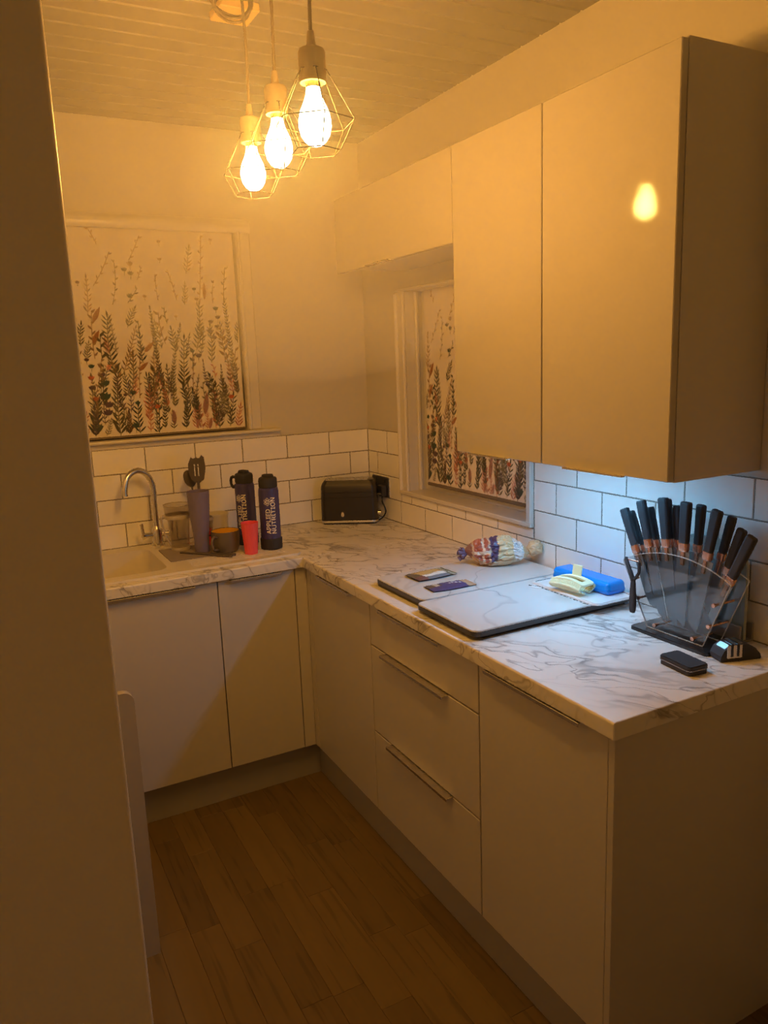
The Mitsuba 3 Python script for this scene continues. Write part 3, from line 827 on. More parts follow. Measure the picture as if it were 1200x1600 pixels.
cx, cy = -.741, -.440
add("red_cup", lathe([(0, 0), (.0235, 0), (.0245, .002), (.0325, .118), (.0335, .1195), (.0322, .1205), (.0306, .118), (.0228, .006), (0, .005)], (cx, cy, DZ), 36), "m_red", smooth=35)
tag("red_cup", "small red plastic cup standing in front of the two sports bottles", "cup")


def wrap(mesh, r, ang, z):
    """Lettering bent round an upright cylinder, reading upwards; ang is the direction it faces."""
    v, f = trimesh.remesh.subdivide_to_size(mesh.vertices, mesh.faces, .006)
    a = ang - v[:, 1] / r
    rr = r + v[:, 2]
    return trimesh.Trimesh(np.stack([rr * np.cos(a), rr * np.sin(a), z + v[:, 0]], 1), f, process=False)


def sports_bottle(key, x, y, ang, label, z=None, h=.262, loop=True, loop_at=-1.5):
    z = DZ if z is None else z
    r = .0385
    o = (x, y, z)
    add(key + "__sleeve", lathe([(0, 0), (.038, 0), (.0415, .003), (.0420, .040), (.0405, .043), (.038, .043), (0, .043)], o, 40), "m_black_soft", smooth=35)
    add(key + "__body", lathe([(.030, .040), (r, .041), (r, h - .042), (.0365, h - .030), (.030, h - .024), (0, h - .024)], o, 44), "m_navy", smooth=35)
    add(key + "__lid", lathe([(0, h - .026), (.034, h - .026), (.0355, h - .022), (.0355, h + .004), (.033, h + .010), (.023, h + .014), (0, h + .014)], o, 40), "m_black_soft", smooth=35)
    ca, sa = math.cos(ang + loop_at), math.sin(ang + loop_at)
    add(key + "__spout", place(rbox([-.021, -.014, 0], [.021, .014, .016], .007), (x, y, z + h + .008), rz=ang + 1.1), "m_black_soft", smooth=35)
    if loop:
        p = bez([(x + .034 * ca, y + .034 * sa, z + h - .004), (x + .050 * ca, y + .050 * sa, z + h - .004), (x + .054 * ca, y + .054 * sa, z + h - .026), (x + .046 * ca, y + .046 * sa, z + h - .044), (x + .036 * ca, y + .036 * sa, z + h - .036)], 8)
        add(key + "__carry_loop", tube(p, .0055, 10), "m_black_soft", smooth=True)
    # the lettering, reading upwards in two lines
    t1 = meshkit.text_mesh("APPLIED", .0165, .0006, bold=True)
    t2 = meshkit.text_mesh("NUTRITION", .0165, .0006, bold=True)
    L = .140
    for t, up, ln in ((t1, .0030, .096), (t2, -.0175, L)):
        b = t.bounds
        t.apply_translation([-b[0][0], up, 0])
        t.apply_scale([ln / (b[1][0] - b[0][0]), 1, 1])
    txt = cat_(t1, t2)
    w = wrap(txt, r + .0001, ang, .064)
    # the orbit emblem above the first line
    em = []
    for q in range(3):
        al = q * math.pi / 3
        pts = []
        for s in np.linspace(0, 2 * math.pi, 28, endpoint=False):
            a, b = .0150 * math.cos(s), .0055 * math.sin(s)
            u, vv = a * math.cos(al) - b * math.sin(al), a * math.sin(al) + b * math.cos(al)
            th = ang - (.011 + vv) / r
            pts.append(((r + .0002) * math.cos(th), (r + .0002) * math.sin(th), .064 + .124 + u))
        em.append(tube(pts, .0008, 5, closed=True))
    th = ang - .011 / r
    dot = trimesh.creation.icosphere(1, .0022)
    dot.apply_translation(((r) * math.cos(th), (r) * math.sin(th), .064 + .124))
    g = cat_(w, dot, *em)
    g.apply_translation(o)
    add(key + "__lettering", g, "m_white_print")
    labels[key + "__lettering"] = {"label": "white lettering APPLIED NUTRITION with an orbit emblem"}
    tag(key, label, "bottle")


sports_bottle("sports_bottle", -.696, -.270, math.atan2(-2.93, -.91) - .42, "dark blue sports bottle with a carry loop, half behind the red cup", h=.272)
sports_bottle("sports_bottle_001", -.646, -.404, math.atan2(-2.8, -.99) + .12, "dark blue sports bottle reading APPLIED NUTRITION in full, right of the red cup", h=.266, loop=False)

# tongs lying in front of the mug
d = np.array([-.790 + .962, -.448 + .262, 0])
d /= np.linalg.norm(d)
nrm = np.array([-d[1], d[0], 0])
a0 = np.array([-.972, -.284, MZ + .0035])
parts = []
for s in (-1, 1):
    p = [a0, a0 + d * .08 + nrm * s * .004, a0 + d * .16 + nrm * s * .010, a0 + d * .232 + nrm * s * .013 + [0, 0, .001]]
    mm = tube(bez(p, 6), [.0035] * 12 + [.0045] * 7, 8)
    parts.append(mm)
add("tongs", cat_(*parts), "m_utensil", smooth=True)
tag("tongs", "thin dark tongs lying flat on the drainer in front of the mug", "tongs")

# ------------------------------------------------------------------ toaster, socket and lead
tc = np.array([-.1725, -.129])                        # middle of its foot
dv = np.array([.848, -.530])
ang = math.atan2(dv[1], dv[0])


def toast(m):
    return place(m, (tc[0], tc[1], WT), rz=ang)


LT, DTT, HT = .250, .108, .195


def loft(levels):
    """Rounded-rectangle rings stacked in z: (half length, half depth, corner radius, z)."""
    rings = []
    for hx, hy, r, z in levels:
        pl = np.array(rrect(-hx, -hy, hx, hy, r).exterior.coords)[:-1]
        rings.append(np.column_stack([pl, np.full(len(pl), z)]))
    n = min(len(r) for r in rings)
    V = np.vstack([r[:n] for r in rings])
    F = []
    for i in range(len(rings) - 1):
        for k in range(n):
            l = (k + 1) % n
            F += [[i * n + k, i * n + l, (i + 1) * n + l], [i * n + k, (i + 1) * n + l, (i + 1) * n + k]]
    V = np.vstack([V, rings[0].mean(0), rings[-1].mean(0)])
    for k in range(n):
        l = (k + 1) % n
        F += [[len(V) - 2, l, k], [len(V) - 1, (len(rings) - 1) * n + k, (len(rings) - 1) * n + l]]
    m = trimesh.Trimesh(V, F, process=False)
    m.fix_normals()
    return m


hl, hd_ = LT / 2, DTT / 2
lv = [(hl - .003, hd_ - .003, .022, .016), (hl, hd_, .024, .020), (hl, hd_, .024, .06), (hl - .001, hd_ - .001, .024, .118), (hl - .0025, hd_ - .0025, .024, .1185), (hl - .0025, hd_ - .0025, .024, .122), (hl - .001, hd_ - .001, .024, .1225),
      (hl - .0015, hd_ - .0015, .024, .140), (hl - .003, hd_ - .003, .024, .1405), (hl - .003, hd_ - .003, .024, .144), (hl - .0015, hd_ - .0015, .024, .1445), (hl - .003, hd_ - .003, .024, .168), (hl - .008, hd_ - .008, .022, .180), (hl - .018, hd_ - .016, .018, HT)]
body = loft(lv)
slot = [trimesh.creation.box(bounds=[[-hl + .030, s * .021 - .011, .06], [hl - .045, s * .021 + .011, .3]]) for s in (-1, 1)]
body = trimesh.boolean.difference([body, *slot], engine="manifold")
add("toaster__body", toast(body), "m_toaster", smooth=35)
add("toaster__base_band", toast(loft([(hl + .001, hd_ + .001, .024, .008), (hl + .002, hd_ + .002, .025, .012), (hl + .001, hd_ + .001, .024, .017)])), "m_steel", smooth=40)
add("toaster__foot", toast(loft([(hl - .006, hd_ - .006, .02, 0), (hl - .006, hd_ - .006, .02, .009)])), "m_black", smooth=40)
for i, s in enumerate((-1, 1)):
    ring = rrect(-hl + .024, s * .021 - .0165, hl - .039, s * .021 + .0165, .004).difference(rrect(-hl + .030, s * .021 - .011, hl - .045, s * .021 + .011, .002))
    mm = extrude(ring, .003)
    mm.apply_translation([0, 0, HT - .0005])
    add("toaster__slot_frame" + ("_001" if i else ""), toast(mm), "m_steel")
em = extrude(Polygon([(-.003, .010), (-.0065, .002), (-.0075, -.004), (-.004, -.011), (.004, -.011), (.0075, -.004), (.0065, .002), (.003, .010)]), .0025)
em = place(em, (0, 0, 0), rx=math.pi / 2)
em.apply_translation([-.028, -hd_ + .0005, .046])
add("toaster__emblem", toast(em), "m_chrome")
lev = rbox([hl - .004, -.012, .118], [hl + .018, .012, .130], .004)
add("toaster__lever", toast(lev), "m_black_gloss", smooth=35)
kn = tube([(hl - .002, -.022, .045), (hl + .014, -.022, .045)], [.011, .010], 18)
add("toaster__dial", toast(kn), "m_chrome", smooth=35)
tag("toaster", "black two-slice toaster with a steel base band in the worktop corner", "toaster")

add("wall_socket__plate", cbox([-.0175, -.2035, 1.0125], [-.0085, -.052, 1.1005], .002), "m_black_soft")
add("wall_socket__edge", cbox([-.0125, -.2055, 1.0105], [-.0086, -.0505, 1.1025], .001), "m_steel")
for i, yy in enumerate((-.090, -.172)):
    add("wall_socket__switch" + ("_001" if i else ""), cbox([-.0205, yy - .007, 1.079], [-.0170, yy + .007, 1.093], .001), "m_black_gloss")
tag("wall_socket", "black double wall socket with a thin metal edge, behind the toaster", "wall socket")
for i, yy in enumerate((-.090, -.172)):
    add("plug" + ("_001" if i else ""), rbox([-.046, yy - .024, 1.018], [-.0178, yy + .024, 1.068], .006), "m_black_soft", smooth=35)
tag("plug", "black plug in the socket half nearest the corner", "plug")
tag("plug_001", "black plug in the socket half nearest the window, its lead looping to the toaster", "plug")
add("toaster_lead", tube(bez([(-.036, -.178, 1.020), (-.040, -.184, 1.000), (-.040, -.196, .985), (-.034, -.205, .960), (-.036, -.196, .935), (-.050, -.180, .9155), (-.062, -.168, .9145), (-.078, -.165, .930)], 10), .0032, 8), "m_black_gloss", smooth=True)
tag("toaster_lead", "black lead looping from the plug down to the toaster", "cable")

# ------------------------------------------------------------------ hob with its two glass boards
add("hob", slab(rrect(-.540, -1.655, -.045, -1.082, .006), WT, WT + .007), "m_black_gloss")
tag("hob", "black glass hob hidden under the two marbled boards", "hob")
for i, (ya, yb, xa) in enumerate([(-1.372, -1.076, -.545), (-1.668, -1.3755, -.573)]):
    k = "hob_board" + ("_001" if i else "")
    # raised on rubber feet
    feet = [trimesh.creation.cylinder(.008, .003, sections=16).apply_translation([x, y, WT + .0085]) for x in (xa + .05, -.07) for y in (ya + .03, yb - .03)]
    add(k + "__feet", cat_(*feet), "m_black")
    add(k + "__backing", slab(rrect(xa, ya, -.026, yb, .022), WT + .010, WT + .0225, .0005), "m_dark_edge")
    add(k + "__glass", slab(rrect(xa + .0012, ya + .0012, -.027, yb - .0012, .021), WT + .0225, WT + .0265, .0012), "m_board")
    tag(k, ["white marbled glass hob board under the snack packets and bread bag", "white marbled glass hob board under the pale hair clip and blue case"][i], "board", "marbled hob boards")
TZ = WT + .0265

# the bread bag
axis0, axis1 = np.array([-.212, -1.122, 0]), np.array([-.062, -1.222, 0])


def bag_mesh():
    m = trimesh.creation.icosphere(subdivisions=5, radius=1.0)
    v = m.vertices.copy()
    t = v[:, 0]
    q = np.stack([v[:, 0] * 2.2, v[:, 1] * 2.2, v[:, 2] * 2.2], 1)
    crinkle = meshkit.fbm(q * 2.2 + 5, 3, 3) - .5
    fold = np.abs(meshkit.fbm(q * 1.3 + 1, 3, 9) - .5)
    r = 1 + .22 * crinkle - .18 * np.clip(.10 - fold, 0, .1) / .1
    L = np.linalg.norm(axis1 - axis0) * .5 + .016
    rad = np.interp(t, [-1, -.9, -.6, -.1, .4, .75, 1], [.55, .75, .98, 1.0, .98, .85, .55])
    out = np.stack([t * L, v[:, 1] * .060 * r * rad, v[:, 2] * .052 * r * rad], 1)
    out[:, 2] += .004 * np.sin(t * 5)
    out[:, 2] = np.maximum(out[:, 2], -.044)
    # printed bands round the bag
    s = t + .10 * (meshkit.fbm(q * 1.5 + 8, 2, 4) - .5) + .05 * v[:, 1]
    c = np.zeros((len(v), 3))
    bands = [(-9, (.30, .14, .10)), (-.80, (.62, .44, .30)), (-.74, (.44, .12, .075)), (-.50, (.72, .58, .46)), (-.42, (.42, .11, .065)), (-.30, (.66, .50, .38)), (-.25, (.09, .065, .16)), (-.02, (.72, .60, .38)), (.46, (.80, .84, .86)), (.78, (.62, .47, .30))]
    for a, col in bands:
        c[s > a] = col
    # the clear lower side shows the rolls inside
    low = (v[:, 2] < -.35 + .15 * np.sin(t * 6)) & (t > -.75)
    c[low] = c[low] * .25 + np.array([.60, .44, .26]) * .75
    # a white panel stripe running along the red part, letter specks on the pale panel
    stripe = (np.abs(v[:, 2] - .15 - .5 * (t + .5)) < .10) & (s > -.74) & (s < -.25)
    c[stripe] = (.70, .60, .50)
    speck = (s > .46) & (s < .76) & (meshkit.noise(q * 9, 5) > .62) & (v[:, 2] > .1)
    c[speck] = (.38, .46, .55)
    return trimesh.Trimesh(out, m.faces, process=False), np.clip(c * (0.93 + .25 * crinkle[:, None]), 0, 1)


bm, bc = bag_mesh()
mid = (axis0 + axis1) / 2
bang = math.atan2(axis1[1] - axis0[1], axis1[0] - axis0[0])
add("bread_bag__body", place(bm, (mid[0], mid[1], TZ + .044), rz=bang), "m_bag", smooth=True, color=bc)
bd = (axis1 - axis0) / np.linalg.norm(axis1 - axis0)
tail = trimesh.creation.icosphere(4, 1.0)
tv = tail.vertices
tail.vertices = tv * np.array([.026, .026, .026]) * (1 + .45 * (meshkit.fbm(tv * 2.6 + 3, 3, 2) - .5))[:, None]
tail.apply_translation(axis1 + bd * .036 + np.array([0, .004, TZ + .052]))
tail.vertices[:, 0] = np.minimum(tail.vertices[:, 0], -.0095)
add("bread_bag__twisted_end", tail, "m_bag", smooth=True, color=np.tile((.58, .43, .26), (len(tv), 1)) * (.8 + .5 * meshkit.fbm(tv * 3, 2, 6))[:, None])
tuft = []
for q in range(7):
    a = q / 7 * 2 * math.pi
    e = axis0 - bd * (.026 + .010 * (q % 2)) + np.array([.010 * math.cos(a), .010 * math.cos(a), .018 * math.sin(a) + TZ + .036])
    s0 = axis0 - bd * .012 + np.array([0, 0, TZ + .036])
    tuft.append(tube([s0, (s0 + e) / 2, e], [.006, .006, .009], 6))
tm = cat_(*tuft)
add("bread_bag__gathered_end", tm, "m_bag", smooth=True, color=np.tile((.16, .11, .20), (len(tm.vertices), 1)))
tag("bread_bag", "crumpled plastic bag of bread rolls in red, purple and white lying against the tiles", "bread bag")


def packet(key, c, rz, lx, ly, h, colour, label):
    """A flat pillow packet: bulging middle, flat crimped ends."""
    nx, ny = 60, 26
    V, K, F = [], [], []
    for sgn in (1, -1):
        for i in range(nx + 1):
            for j in range(ny + 1):
                u, v = i / nx * 2 - 1, j / ny * 2 - 1
                bulge = max(0, 1 - (abs(u) / .86) ** 4) * max(0, 1 - abs(v) ** 2.6)
                cr = .0012 * math.sin(u * 150) * (abs(u) > .86)
                wr = .0022 * (float(meshkit.fbm(np.array([u * 5, v * 3, sgn * 4.0]), 3, 3)) - .5) * (1 if abs(u) < .86 else .4)
                zz = (.35 * h + sgn * (.5 * h if sgn > 0 else .33 * h) * bulge + sgn * .0004) + cr * (sgn > 0) + wr * (sgn > 0)
                edge = .004 * math.sin(u * 4 + v)
                V.append((u * lx / 2, v * (ly / 2 - .004 * abs(u) ** 3) + edge * .3, max(zz, .0003)))
                K.append(colour(u, v))
    n1 = (nx + 1) * (ny + 1)
    for s in (0, 1):
        for i in range(nx):
            for j in range(ny):
                a = s * n1 + i * (ny + 1) + j
                b, c2, d2 = a + 1, a + ny + 1, a + ny + 2
                F += [[a, c2, d2], [a, d2, b]] if s == 0 else [[a, d2, c2], [a, b, d2]]
    m = trimesh.Trimesh(np.array(V), np.array(F), process=False)
    add(key, place(m, c, rz=rz), "m_foil", smooth=True, color=np.array(K))
    tag(key, label, "snack packet")


def gold(u, v):
    w = u + .12 * v
    if w < -.62:
        return (.115, .10, .075) if v > -.3 else (.17, .09, .09)
    if w > .52:
        return (.14, .155, .10) if abs(w - .72) > .06 else (.55, .58, .55)
    if v < -.25 + .1 * math.sin(u * 6):
        return (.75, .78, .76) if v > -.62 else (.16, .20, .26)
    return (.50, .36, .15) if v < .55 else (.30, .21, .10)


def purple(u, v):
    if u > .62:
        return (.48, .33, .22)
    if u < -.35 and v > .0:
        return (.10, .075, .06) if abs(u + .55) > .1 else (.45, .38, .30)
    if abs(v - .25 - .15 * math.sin(u * 9)) < .17 and .0 < u < .56 and math.sin(u * 42) > -.2:
        return (.62, .64, .74)
    return (.060, .055, .165)


packet("snack_packet", (-.390, -1.165, TZ), .05, .145, .092, .015, gold, "gold and silver snack packet with dark ends, the one nearer the bread bag")
packet("snack_packet_001", (-.405, -1.300, TZ), -.06, .150, .072, .009, purple, "flat purple snack packet with white lettering and a tan end")

# white tray, blue case and hair clip
tray = rrect(-.188, -1.690, -.034, -1.405, .020)
add("white_tray__sheet", slab(tray, TZ, TZ + .0035, .0008), "m_white_plastic")
rimr = tray.buffer(-.004).difference(tray.buffer(-.0085))
mm = extrude(rimr, .0022)
mm.apply_translation([0, 0, TZ + .0034])
add("white_tray__raised_edge", mm, "m_white_plastic")
dark = tray.buffer(-.0095).difference(tray.buffer(-.0112))
mm = extrude(dark, .0006)
mm.apply_translation([0, 0, TZ + .0034])
add("white_tray__dark_line", mm, "m_dark_edge")
mk = []
for i in range(16):
    y = -1.455 - i * .0135
    mk.append(cbox([-.1955, y - .004 - .003 * (i % 3), TZ + .0002], [-.1912 + .0007 * (i % 2), y, TZ + .0009], .0002))
add("white_tray__dashes", cat_(*mk), "m_dark_edge")
labels["white_tray__dashes"] = {"label": "dark dashes along the edge", "kind": "stuff"}
add("white_tray__tag", place(cbox([-.013, -.017, 0], [.013, .017, .0012], .0004), (-.200, -1.452, TZ + .0004), rz=.5), "m_white_plastic")
add("white_tray__tie", tube(bez([(-.208, -1.425, TZ + .001), (-.203, -1.440, TZ + .0012), (-.196, -1.452, TZ + .0022), (-.190, -1.466, TZ + .0012)], 6), .0009, 6), "m_dark_edge", smooth=True)
tag("white_tray", "thin white tray with dark outlined edges lying under the hair clip and blue case", "tray")
YZ = TZ + .0041

case = rbox([-.036, -.116, 0], [.036, .116, .038], .014)
case = place(case, (-.074, -1.532, YZ - .0006), rz=.02)
low = place(rbox([-.0365, -.1165, 0], [.0365, .1165, .0230], .0110), (-.074, -1.532, YZ - .0006), rz=.02)
add("blue_case__lid", case, "m_blue", smooth=40)
add("blue_case__base", low, "m_blue_dark", smooth=40)
tag("blue_case", "bright blue rounded plastic case lying along the tiles behind the hair clip", "case")


def hair_clip():
    """Two toothed jaws under a frame-like top with an opening, and a thumb tab; length along y."""
    parts = {}
    L = .118
    frame = rrect(-.026, -L / 2, .026, L / 2, .008).difference(rrect(-.010, -.042, .010, .040, .004))
    top = extrude(frame, .005)
    v = top.vertices
    top = trimesh.Trimesh(*trimesh.remesh.subdivide_to_size(v, top.faces, .012), process=False)
    top.vertices[:, 2] += .036 - 3.2 * top.vertices[:, 1] ** 2 * .9
    parts["frame"] = top
    jaws = []
    for s in (-1, 1):
        for i in range(15):
            y = -.052 + i * .0074
            z_top = .037 - 2.9 * y * y
            p = bez([(s * .025, y, z_top), (s * .034, y, z_top * .62), (s * .026, y, .010), (s * .010, y, .0032)], 5)
            jaws.append(tube(p, [.0032] * 8 + [.0026] * 8, 6))
        rail = [(s * .0335, y, (.037 - 2.9 * y * y) * .66) for y in np.linspace(-.055, .055, 12)]
        jaws.append(tube(rail, .0040, 8))
        rail = [(s * .0285, y, .0125) for y in np.linspace(-.053, .053, 12)]
        jaws.append(tube(rail, .0034, 8))
    parts["jaws"] = cat_(*jaws)
    tab = rbox([.010, -.0165, .034], [.0155, .0165, .074], .0024)
    parts["thumb_tab"] = place(tab, (0.004, .004, 0), ry=.18)
    return parts


for kk, mm in hair_clip().items():
    add("hair_clip__" + kk, place(mm, (-.152, -1.552, YZ + .0014), rz=.14), "m_clip", smooth=35)
tag("hair_clip", "pale yellow claw hair clip with toothed sides leaning against the blue case", "hair clip")

# ------------------------------------------------------------------ knife block
PF, PB_ = -.158, -.096       # planes of the front and back sheet
KC = np.array([-1.925, .78])                  # centre of the fan (y, z)


def fan_outline():
    top = [(-1.925 - .345 * math.sin(a), .78 + .345 * math.cos(a)) for a in np.linspace(math.radians(-30), math.radians(27), 24)]
    pts = [(-1.840, WT + .0095)] + top + [(-2.012, WT + .0095)]
    return Polygon(pts).buffer(-.004, join_style=1).buffer(.004, join_style=1, quad_segs=5)


fan = fan_outline()
add("knife_block__base", slab(rrect(-.186, -2.046, -.058, -1.806, .012), WT, WT + .009, .0015), "m_black_gloss")
for i, xx in enumerate((PF, PB_)):
    sfx = "_001" if i else ""
    add("knife_block__sheet" + sfx, yz_extrude(fan, xx - .0018, xx + .0018), "m_acrylic")
    edge = fan.difference(fan.buffer(-.0012))
    add("knife_block__sheet" + sfx + "__edge", yz_extrude(edge, xx - .0020, xx + .0020), "m_acrylic_edge")
labels["knife_block__sheet"] = {"label": "clear front sheet"}
n = 0
for yy, zz in ((-1.812, .990), (-2.040, 1.030), (-2.028, .975), (-1.868, .932), (-1.985, .932)):
    s = "" if n == 0 else f"_{n:03d}"
    add("knife_block__pin" + s, cat_(tube([(PF - .007, yy, zz), (PF - .0019, yy, zz)], .0052, 14), tube([(PF - .002, yy, zz), (PB_ + .002, yy, zz)], .0030, 10)), "m_rose" if n < 5 else "m_steel", smooth=35)
    n += 1
tag("knife_block", "clear fan shaped knife block on a black base, full of black handled knives", "knife block")

KN = [  # plane x, angle from upright (degrees, + leans left), outer radius, handle length, handle width, blade width, tip radius, words
    (-.142, 24.0, .470, .100, .024, .026, .20, "leftmost in front"),
    (-.142, 15.8, .478, .100, .024, .030, .17, "second from the left in front"),
    (-.142, 7.6, .480, .103, .026, .034, .160, "tall and third from the left in front"),
    (-.142, -1.4, .476, .100, .027, .036, .165, "in the middle of the front row"),
    (-.142, -11.6, .478, .104, .025, .040, .165, "fifth in the front row, leaning right"),
    (-.142, -24.4, .466, .112, .024, .024, .22, "rightmost in front, leaning far right"),
    (-.112, 25.5, .462, .095, .022, .022, .22, "leftmost at the back, half hidden"),
    (-.112, 16.2, .458, .085, .019, .018, .22, "small, back row, in the left half"),
    (-.112, 9.6, .473, .100, .022, .030, .17, "back row, behind the tall third handle"),
    (-.112, 5.2, .458, .085, .019, .018, .21, "small, back row, between the two tall handles"),
    (-.112, -3.2, .468, .098, .022, .030, .17, "back row, behind the middle handle"),
    (-.112, -9.0, .462, .098, .023, .030, .18, "back row, behind the handle leaning right"),
    (-.112, -14.0, .466, .092, .020, .020, .21, "slim, leaning right, second from the right end"),
    (-.112, -18.6, .452, .100, .022, .022, .22, "rightmost at the back, beside the far right one"),
]


def knife_parts(R, hl_, hw, bw, tip):
    """Built along +z from the fan's centre, thickness along x."""
    out = {}
    z1, z0 = R, R - hl_
    lv = []
    hw = hw * 1.1
    for z, w, t in ((z0, .80, .85), (z0 + .004, .86, .95), (z0 + .3 * hl_, .88, 1.0), (z0 + .7 * hl_, 1.0, 1.05), (z1 - .004, 1.02, 1.0), (z1 - .001, .94, .85), (z1, .80, .65)):
        lv.append((.0085 * t, hw / 2 * w, .0075 * min(t, w), z))
    m = loft(lv)
    out["handle"] = (m, "m_black_soft", 40)
    b0 = z0 - .021
    m = loft([(.006, hw * .36, .005, b0), (.0082, hw * .45, .0065, b0 + .004), (.0085, hw * .46, .0068, z0 + .0005)])
    out["bolster"] = (m, "m_rose", 40)
    tang = cbox([-.005, -hw * .18, b0 - .034], [.005, hw * .18, b0 + .002], .001)
    out["collar"] = (tang, "m_rose", False)
    bl = Polygon([(-bw / 2, b0), (bw / 2, b0), (bw / 2, tip + .30 * (b0 - tip)), (bw * .30, tip + .10 * (b0 - tip)), (-bw * .45, tip), (-bw / 2, tip + .02)])
    out["blade"] = (yz_extrude(bl, -.0009, .0009), "m_blade", False)
    return out


for i, (x, deg, R, hl_, hw, bw, tip, words) in enumerate(KN):
    k = "knife" + (f"_{i:03d}" if i else "")
    th = math.radians(deg)
    x += .0025 * (-1) ** i
    for kk, (mm, mat, sm) in knife_parts(R, hl_, hw, bw, tip).items():
        mm = mm.copy()
        v = mm.vertices
        y = v[:, 1] * math.cos(th) + v[:, 2] * math.sin(th)
        z = -v[:, 1] * math.sin(th) + v[:, 2] * math.cos(th)
        mm.vertices = np.stack([v[:, 0] + x, KC[0] + y, KC[1] + z], 1)
        add(f"{k}__{kk}", mm, mat, smooth=sm)
    tag(k, f"black handled knife with rose gold collar, {words}", "knife", "knives in the clear block")

# peeler hanging at the left of the block
px_, py_ = -.176, -1.806
hp_ = []
for t, w, th in ((0, .0070, .0040), (.010, .0095, .0055), (.030, .0100, .0060), (.055, .0085, .0055), (.078, .0070, .0045), (.086, .0060, .004)):
    hp_.append((th, w, min(th, w) * .9, .952 + t))
add("peeler__handle", place(loft(hp_), (px_, py_, 0)), "m_black_soft", smooth=40)
add("peeler__arm", tube(bez([(px_, py_, 1.036), (px_, py_ + .012, 1.062), (px_ + .002, py_ + .026, 1.084), (px_ + .004, py_ + .030, 1.092)], 6), [.0058] * 6 + [.005] * 6 + [.0046] * 7, 8), "m_black_soft", smooth=True)
add("peeler__fork", tube(bez([(px_, py_, 1.036), (px_ + .004, py_ - .014, 1.060), (px_ + .006, py_ - .012, 1.088)], 6), .0042, 8), "m_black_soft", smooth=True)
add("peeler__blade", tube([(px_ + .004, py_ + .030, 1.088), (px_ + .006, py_ - .012, 1.088)], .0022, 8), "m_rose", smooth=True)
add("peeler__hook", tube([(px_, py_, 1.040), (PF - .002, py_ - .004, 1.044)], .0030, 8), "m_rose", smooth=True)
tag("peeler", "black peeler hanging upside down at the left side of the knife block", "peeler")
# scissors standing in the left of the block
sc_ = []
for s, off in ((1, 0.0), (-1, .007)):
    sc_.append(tube(bez([(-.127, -1.800 - off * .3, 1.075), (-.127, -1.815 - off, 1.040), (-.127, -1.838 - off, .985), (-.127, -1.862 - off * .6, .945)], 8), [.0030] * 18 + [.0022] * 7, 8))
add("kitchen_scissors__blades", cat_(*sc_), "m_black_gloss", smooth=True)
for i, s in enumerate((-1, 1)):
    c = np.array([-.127, -1.790 - s * .012, 1.090])
    add("kitchen_scissors__loop" + ("_001" if i else ""), tube([c + [0, .009 * math.cos(a), .014 * math.sin(a)] for a in np.linspace(0, 2 * math.pi, 20, endpoint=False)], .0026, 8, closed=True), "m_black_soft", smooth=True)
add("kitchen_scissors__screw", tube([(-.1335, -1.815, 1.036), (-.1205, -1.815, 1.036)], .0034, 12), "m_steel", smooth=35)
tag("kitchen_scissors", "slim dark scissors standing inside the left side of the knife block", "scissors")

# knife sharpener
def SC(p):
    return Polygon([(a * .78, b * .86) for a, b in p])


dome = SC([(-.066, 0), (-.064, .016), (-.054, .032), (-.036, .043), (-.010, .048), (.020, .044), (.046, .032), (.062, .014), (.066, 0)])
sh = xz_extrude(dome.buffer(-.004).buffer(.004), -.022, .022)
body_ = place(sh, (-.132, -2.080, WT), rz=-.32)
add("knife_sharpener__body", body_, "m_black_soft", smooth=30)
pl_ = SC([(-.0555, .0235), (-.0500, .0345), (-.036, .0440), (-.010, .0490), (.006, .0488), (.004, .0440), (-.010, .0440), (-.034, .0390), (-.046, .0300), (-.050, .0215)])
add("knife_sharpener__plate", place(xz_extrude(pl_, -.0165, .0165), (-.132, -2.080, WT), rz=-.32), "m_steel")
add("knife_sharpener__front_plate", place(cbox([-.036, -.0235, .008], [.002, -.0215, .039], .001), (-.132, -2.080, WT), rz=-.32), "m_steel")
for i, s in enumerate((-.024, -.009)):
    add("knife_sharpener__slot" + ("_001" if i else ""), place(cbox([s - .0035, -.0245, .012], [s + .0035, .015, .0425], .001), (-.132, -2.080, WT), rz=-.32), "m_black_gloss")
tag("knife_sharpener", "black dome shaped knife sharpener with a slotted steel plate, right of the knife block", "knife sharpener")

# tin
tin_o = rrect(-.0285, -.048, .0285, .048, .010)
tn = [place(slab(tin_o.buffer(-.0012), 0, .0120, .0004), (-.277, -2.058, WT), rz=-.10), place(slab(tin_o, .0118, .0215, .0022), (-.277, -2.058, WT), rz=-.10)]
add("tin__base", tn[0], "m_black_soft")
add("tin__lid", tn[1], "m_black_soft")
sm = extrude(tin_o.buffer(.0004).difference(tin_o.buffer(-.0008)), .0010)
sm.apply_translation([0, 0, .0112])
add("tin__seam", place(sm, (-.277, -2.058, WT), rz=-.10), "m_steel")
tag("tin", "small flat black tin lying on the worktop in front of the knife block", "tin")

# chopping boards in their rest against the tiles
add("board_rest", cat_(cbox([-.062, -2.036, WT], [-.0095, -1.84, WT + .006], .001), cbox([-.062, -2.036, WT + .005], [-.054, -1.84, WT + .046], .001), cbox([-.016, -2.036, WT + .005], [-.0095, -1.84, WT + .046], .001)), "m_grey_stand")
tag("board_rest", "low grey rest on the worktop holding the chopping boards against the tiles", "stand")


def chopping_board(key, ya, yb, zt, x, mat, label, edge=None):
    pl = sbox(ya, WT + .008, yb, zt - .03).union(rrect(ya, WT + .04, yb, zt, .022))
    add(key + "__board", yz_extrude(pl, x - .004, x + .004), mat)
    if edge:
        add(key + "__pale_edge", yz_extrude(pl.difference(pl.buffer(-.003)), x + .0035, x + .0055), edge)
    tag(key, label, "chopping board", "chopping boards behind the knife block")


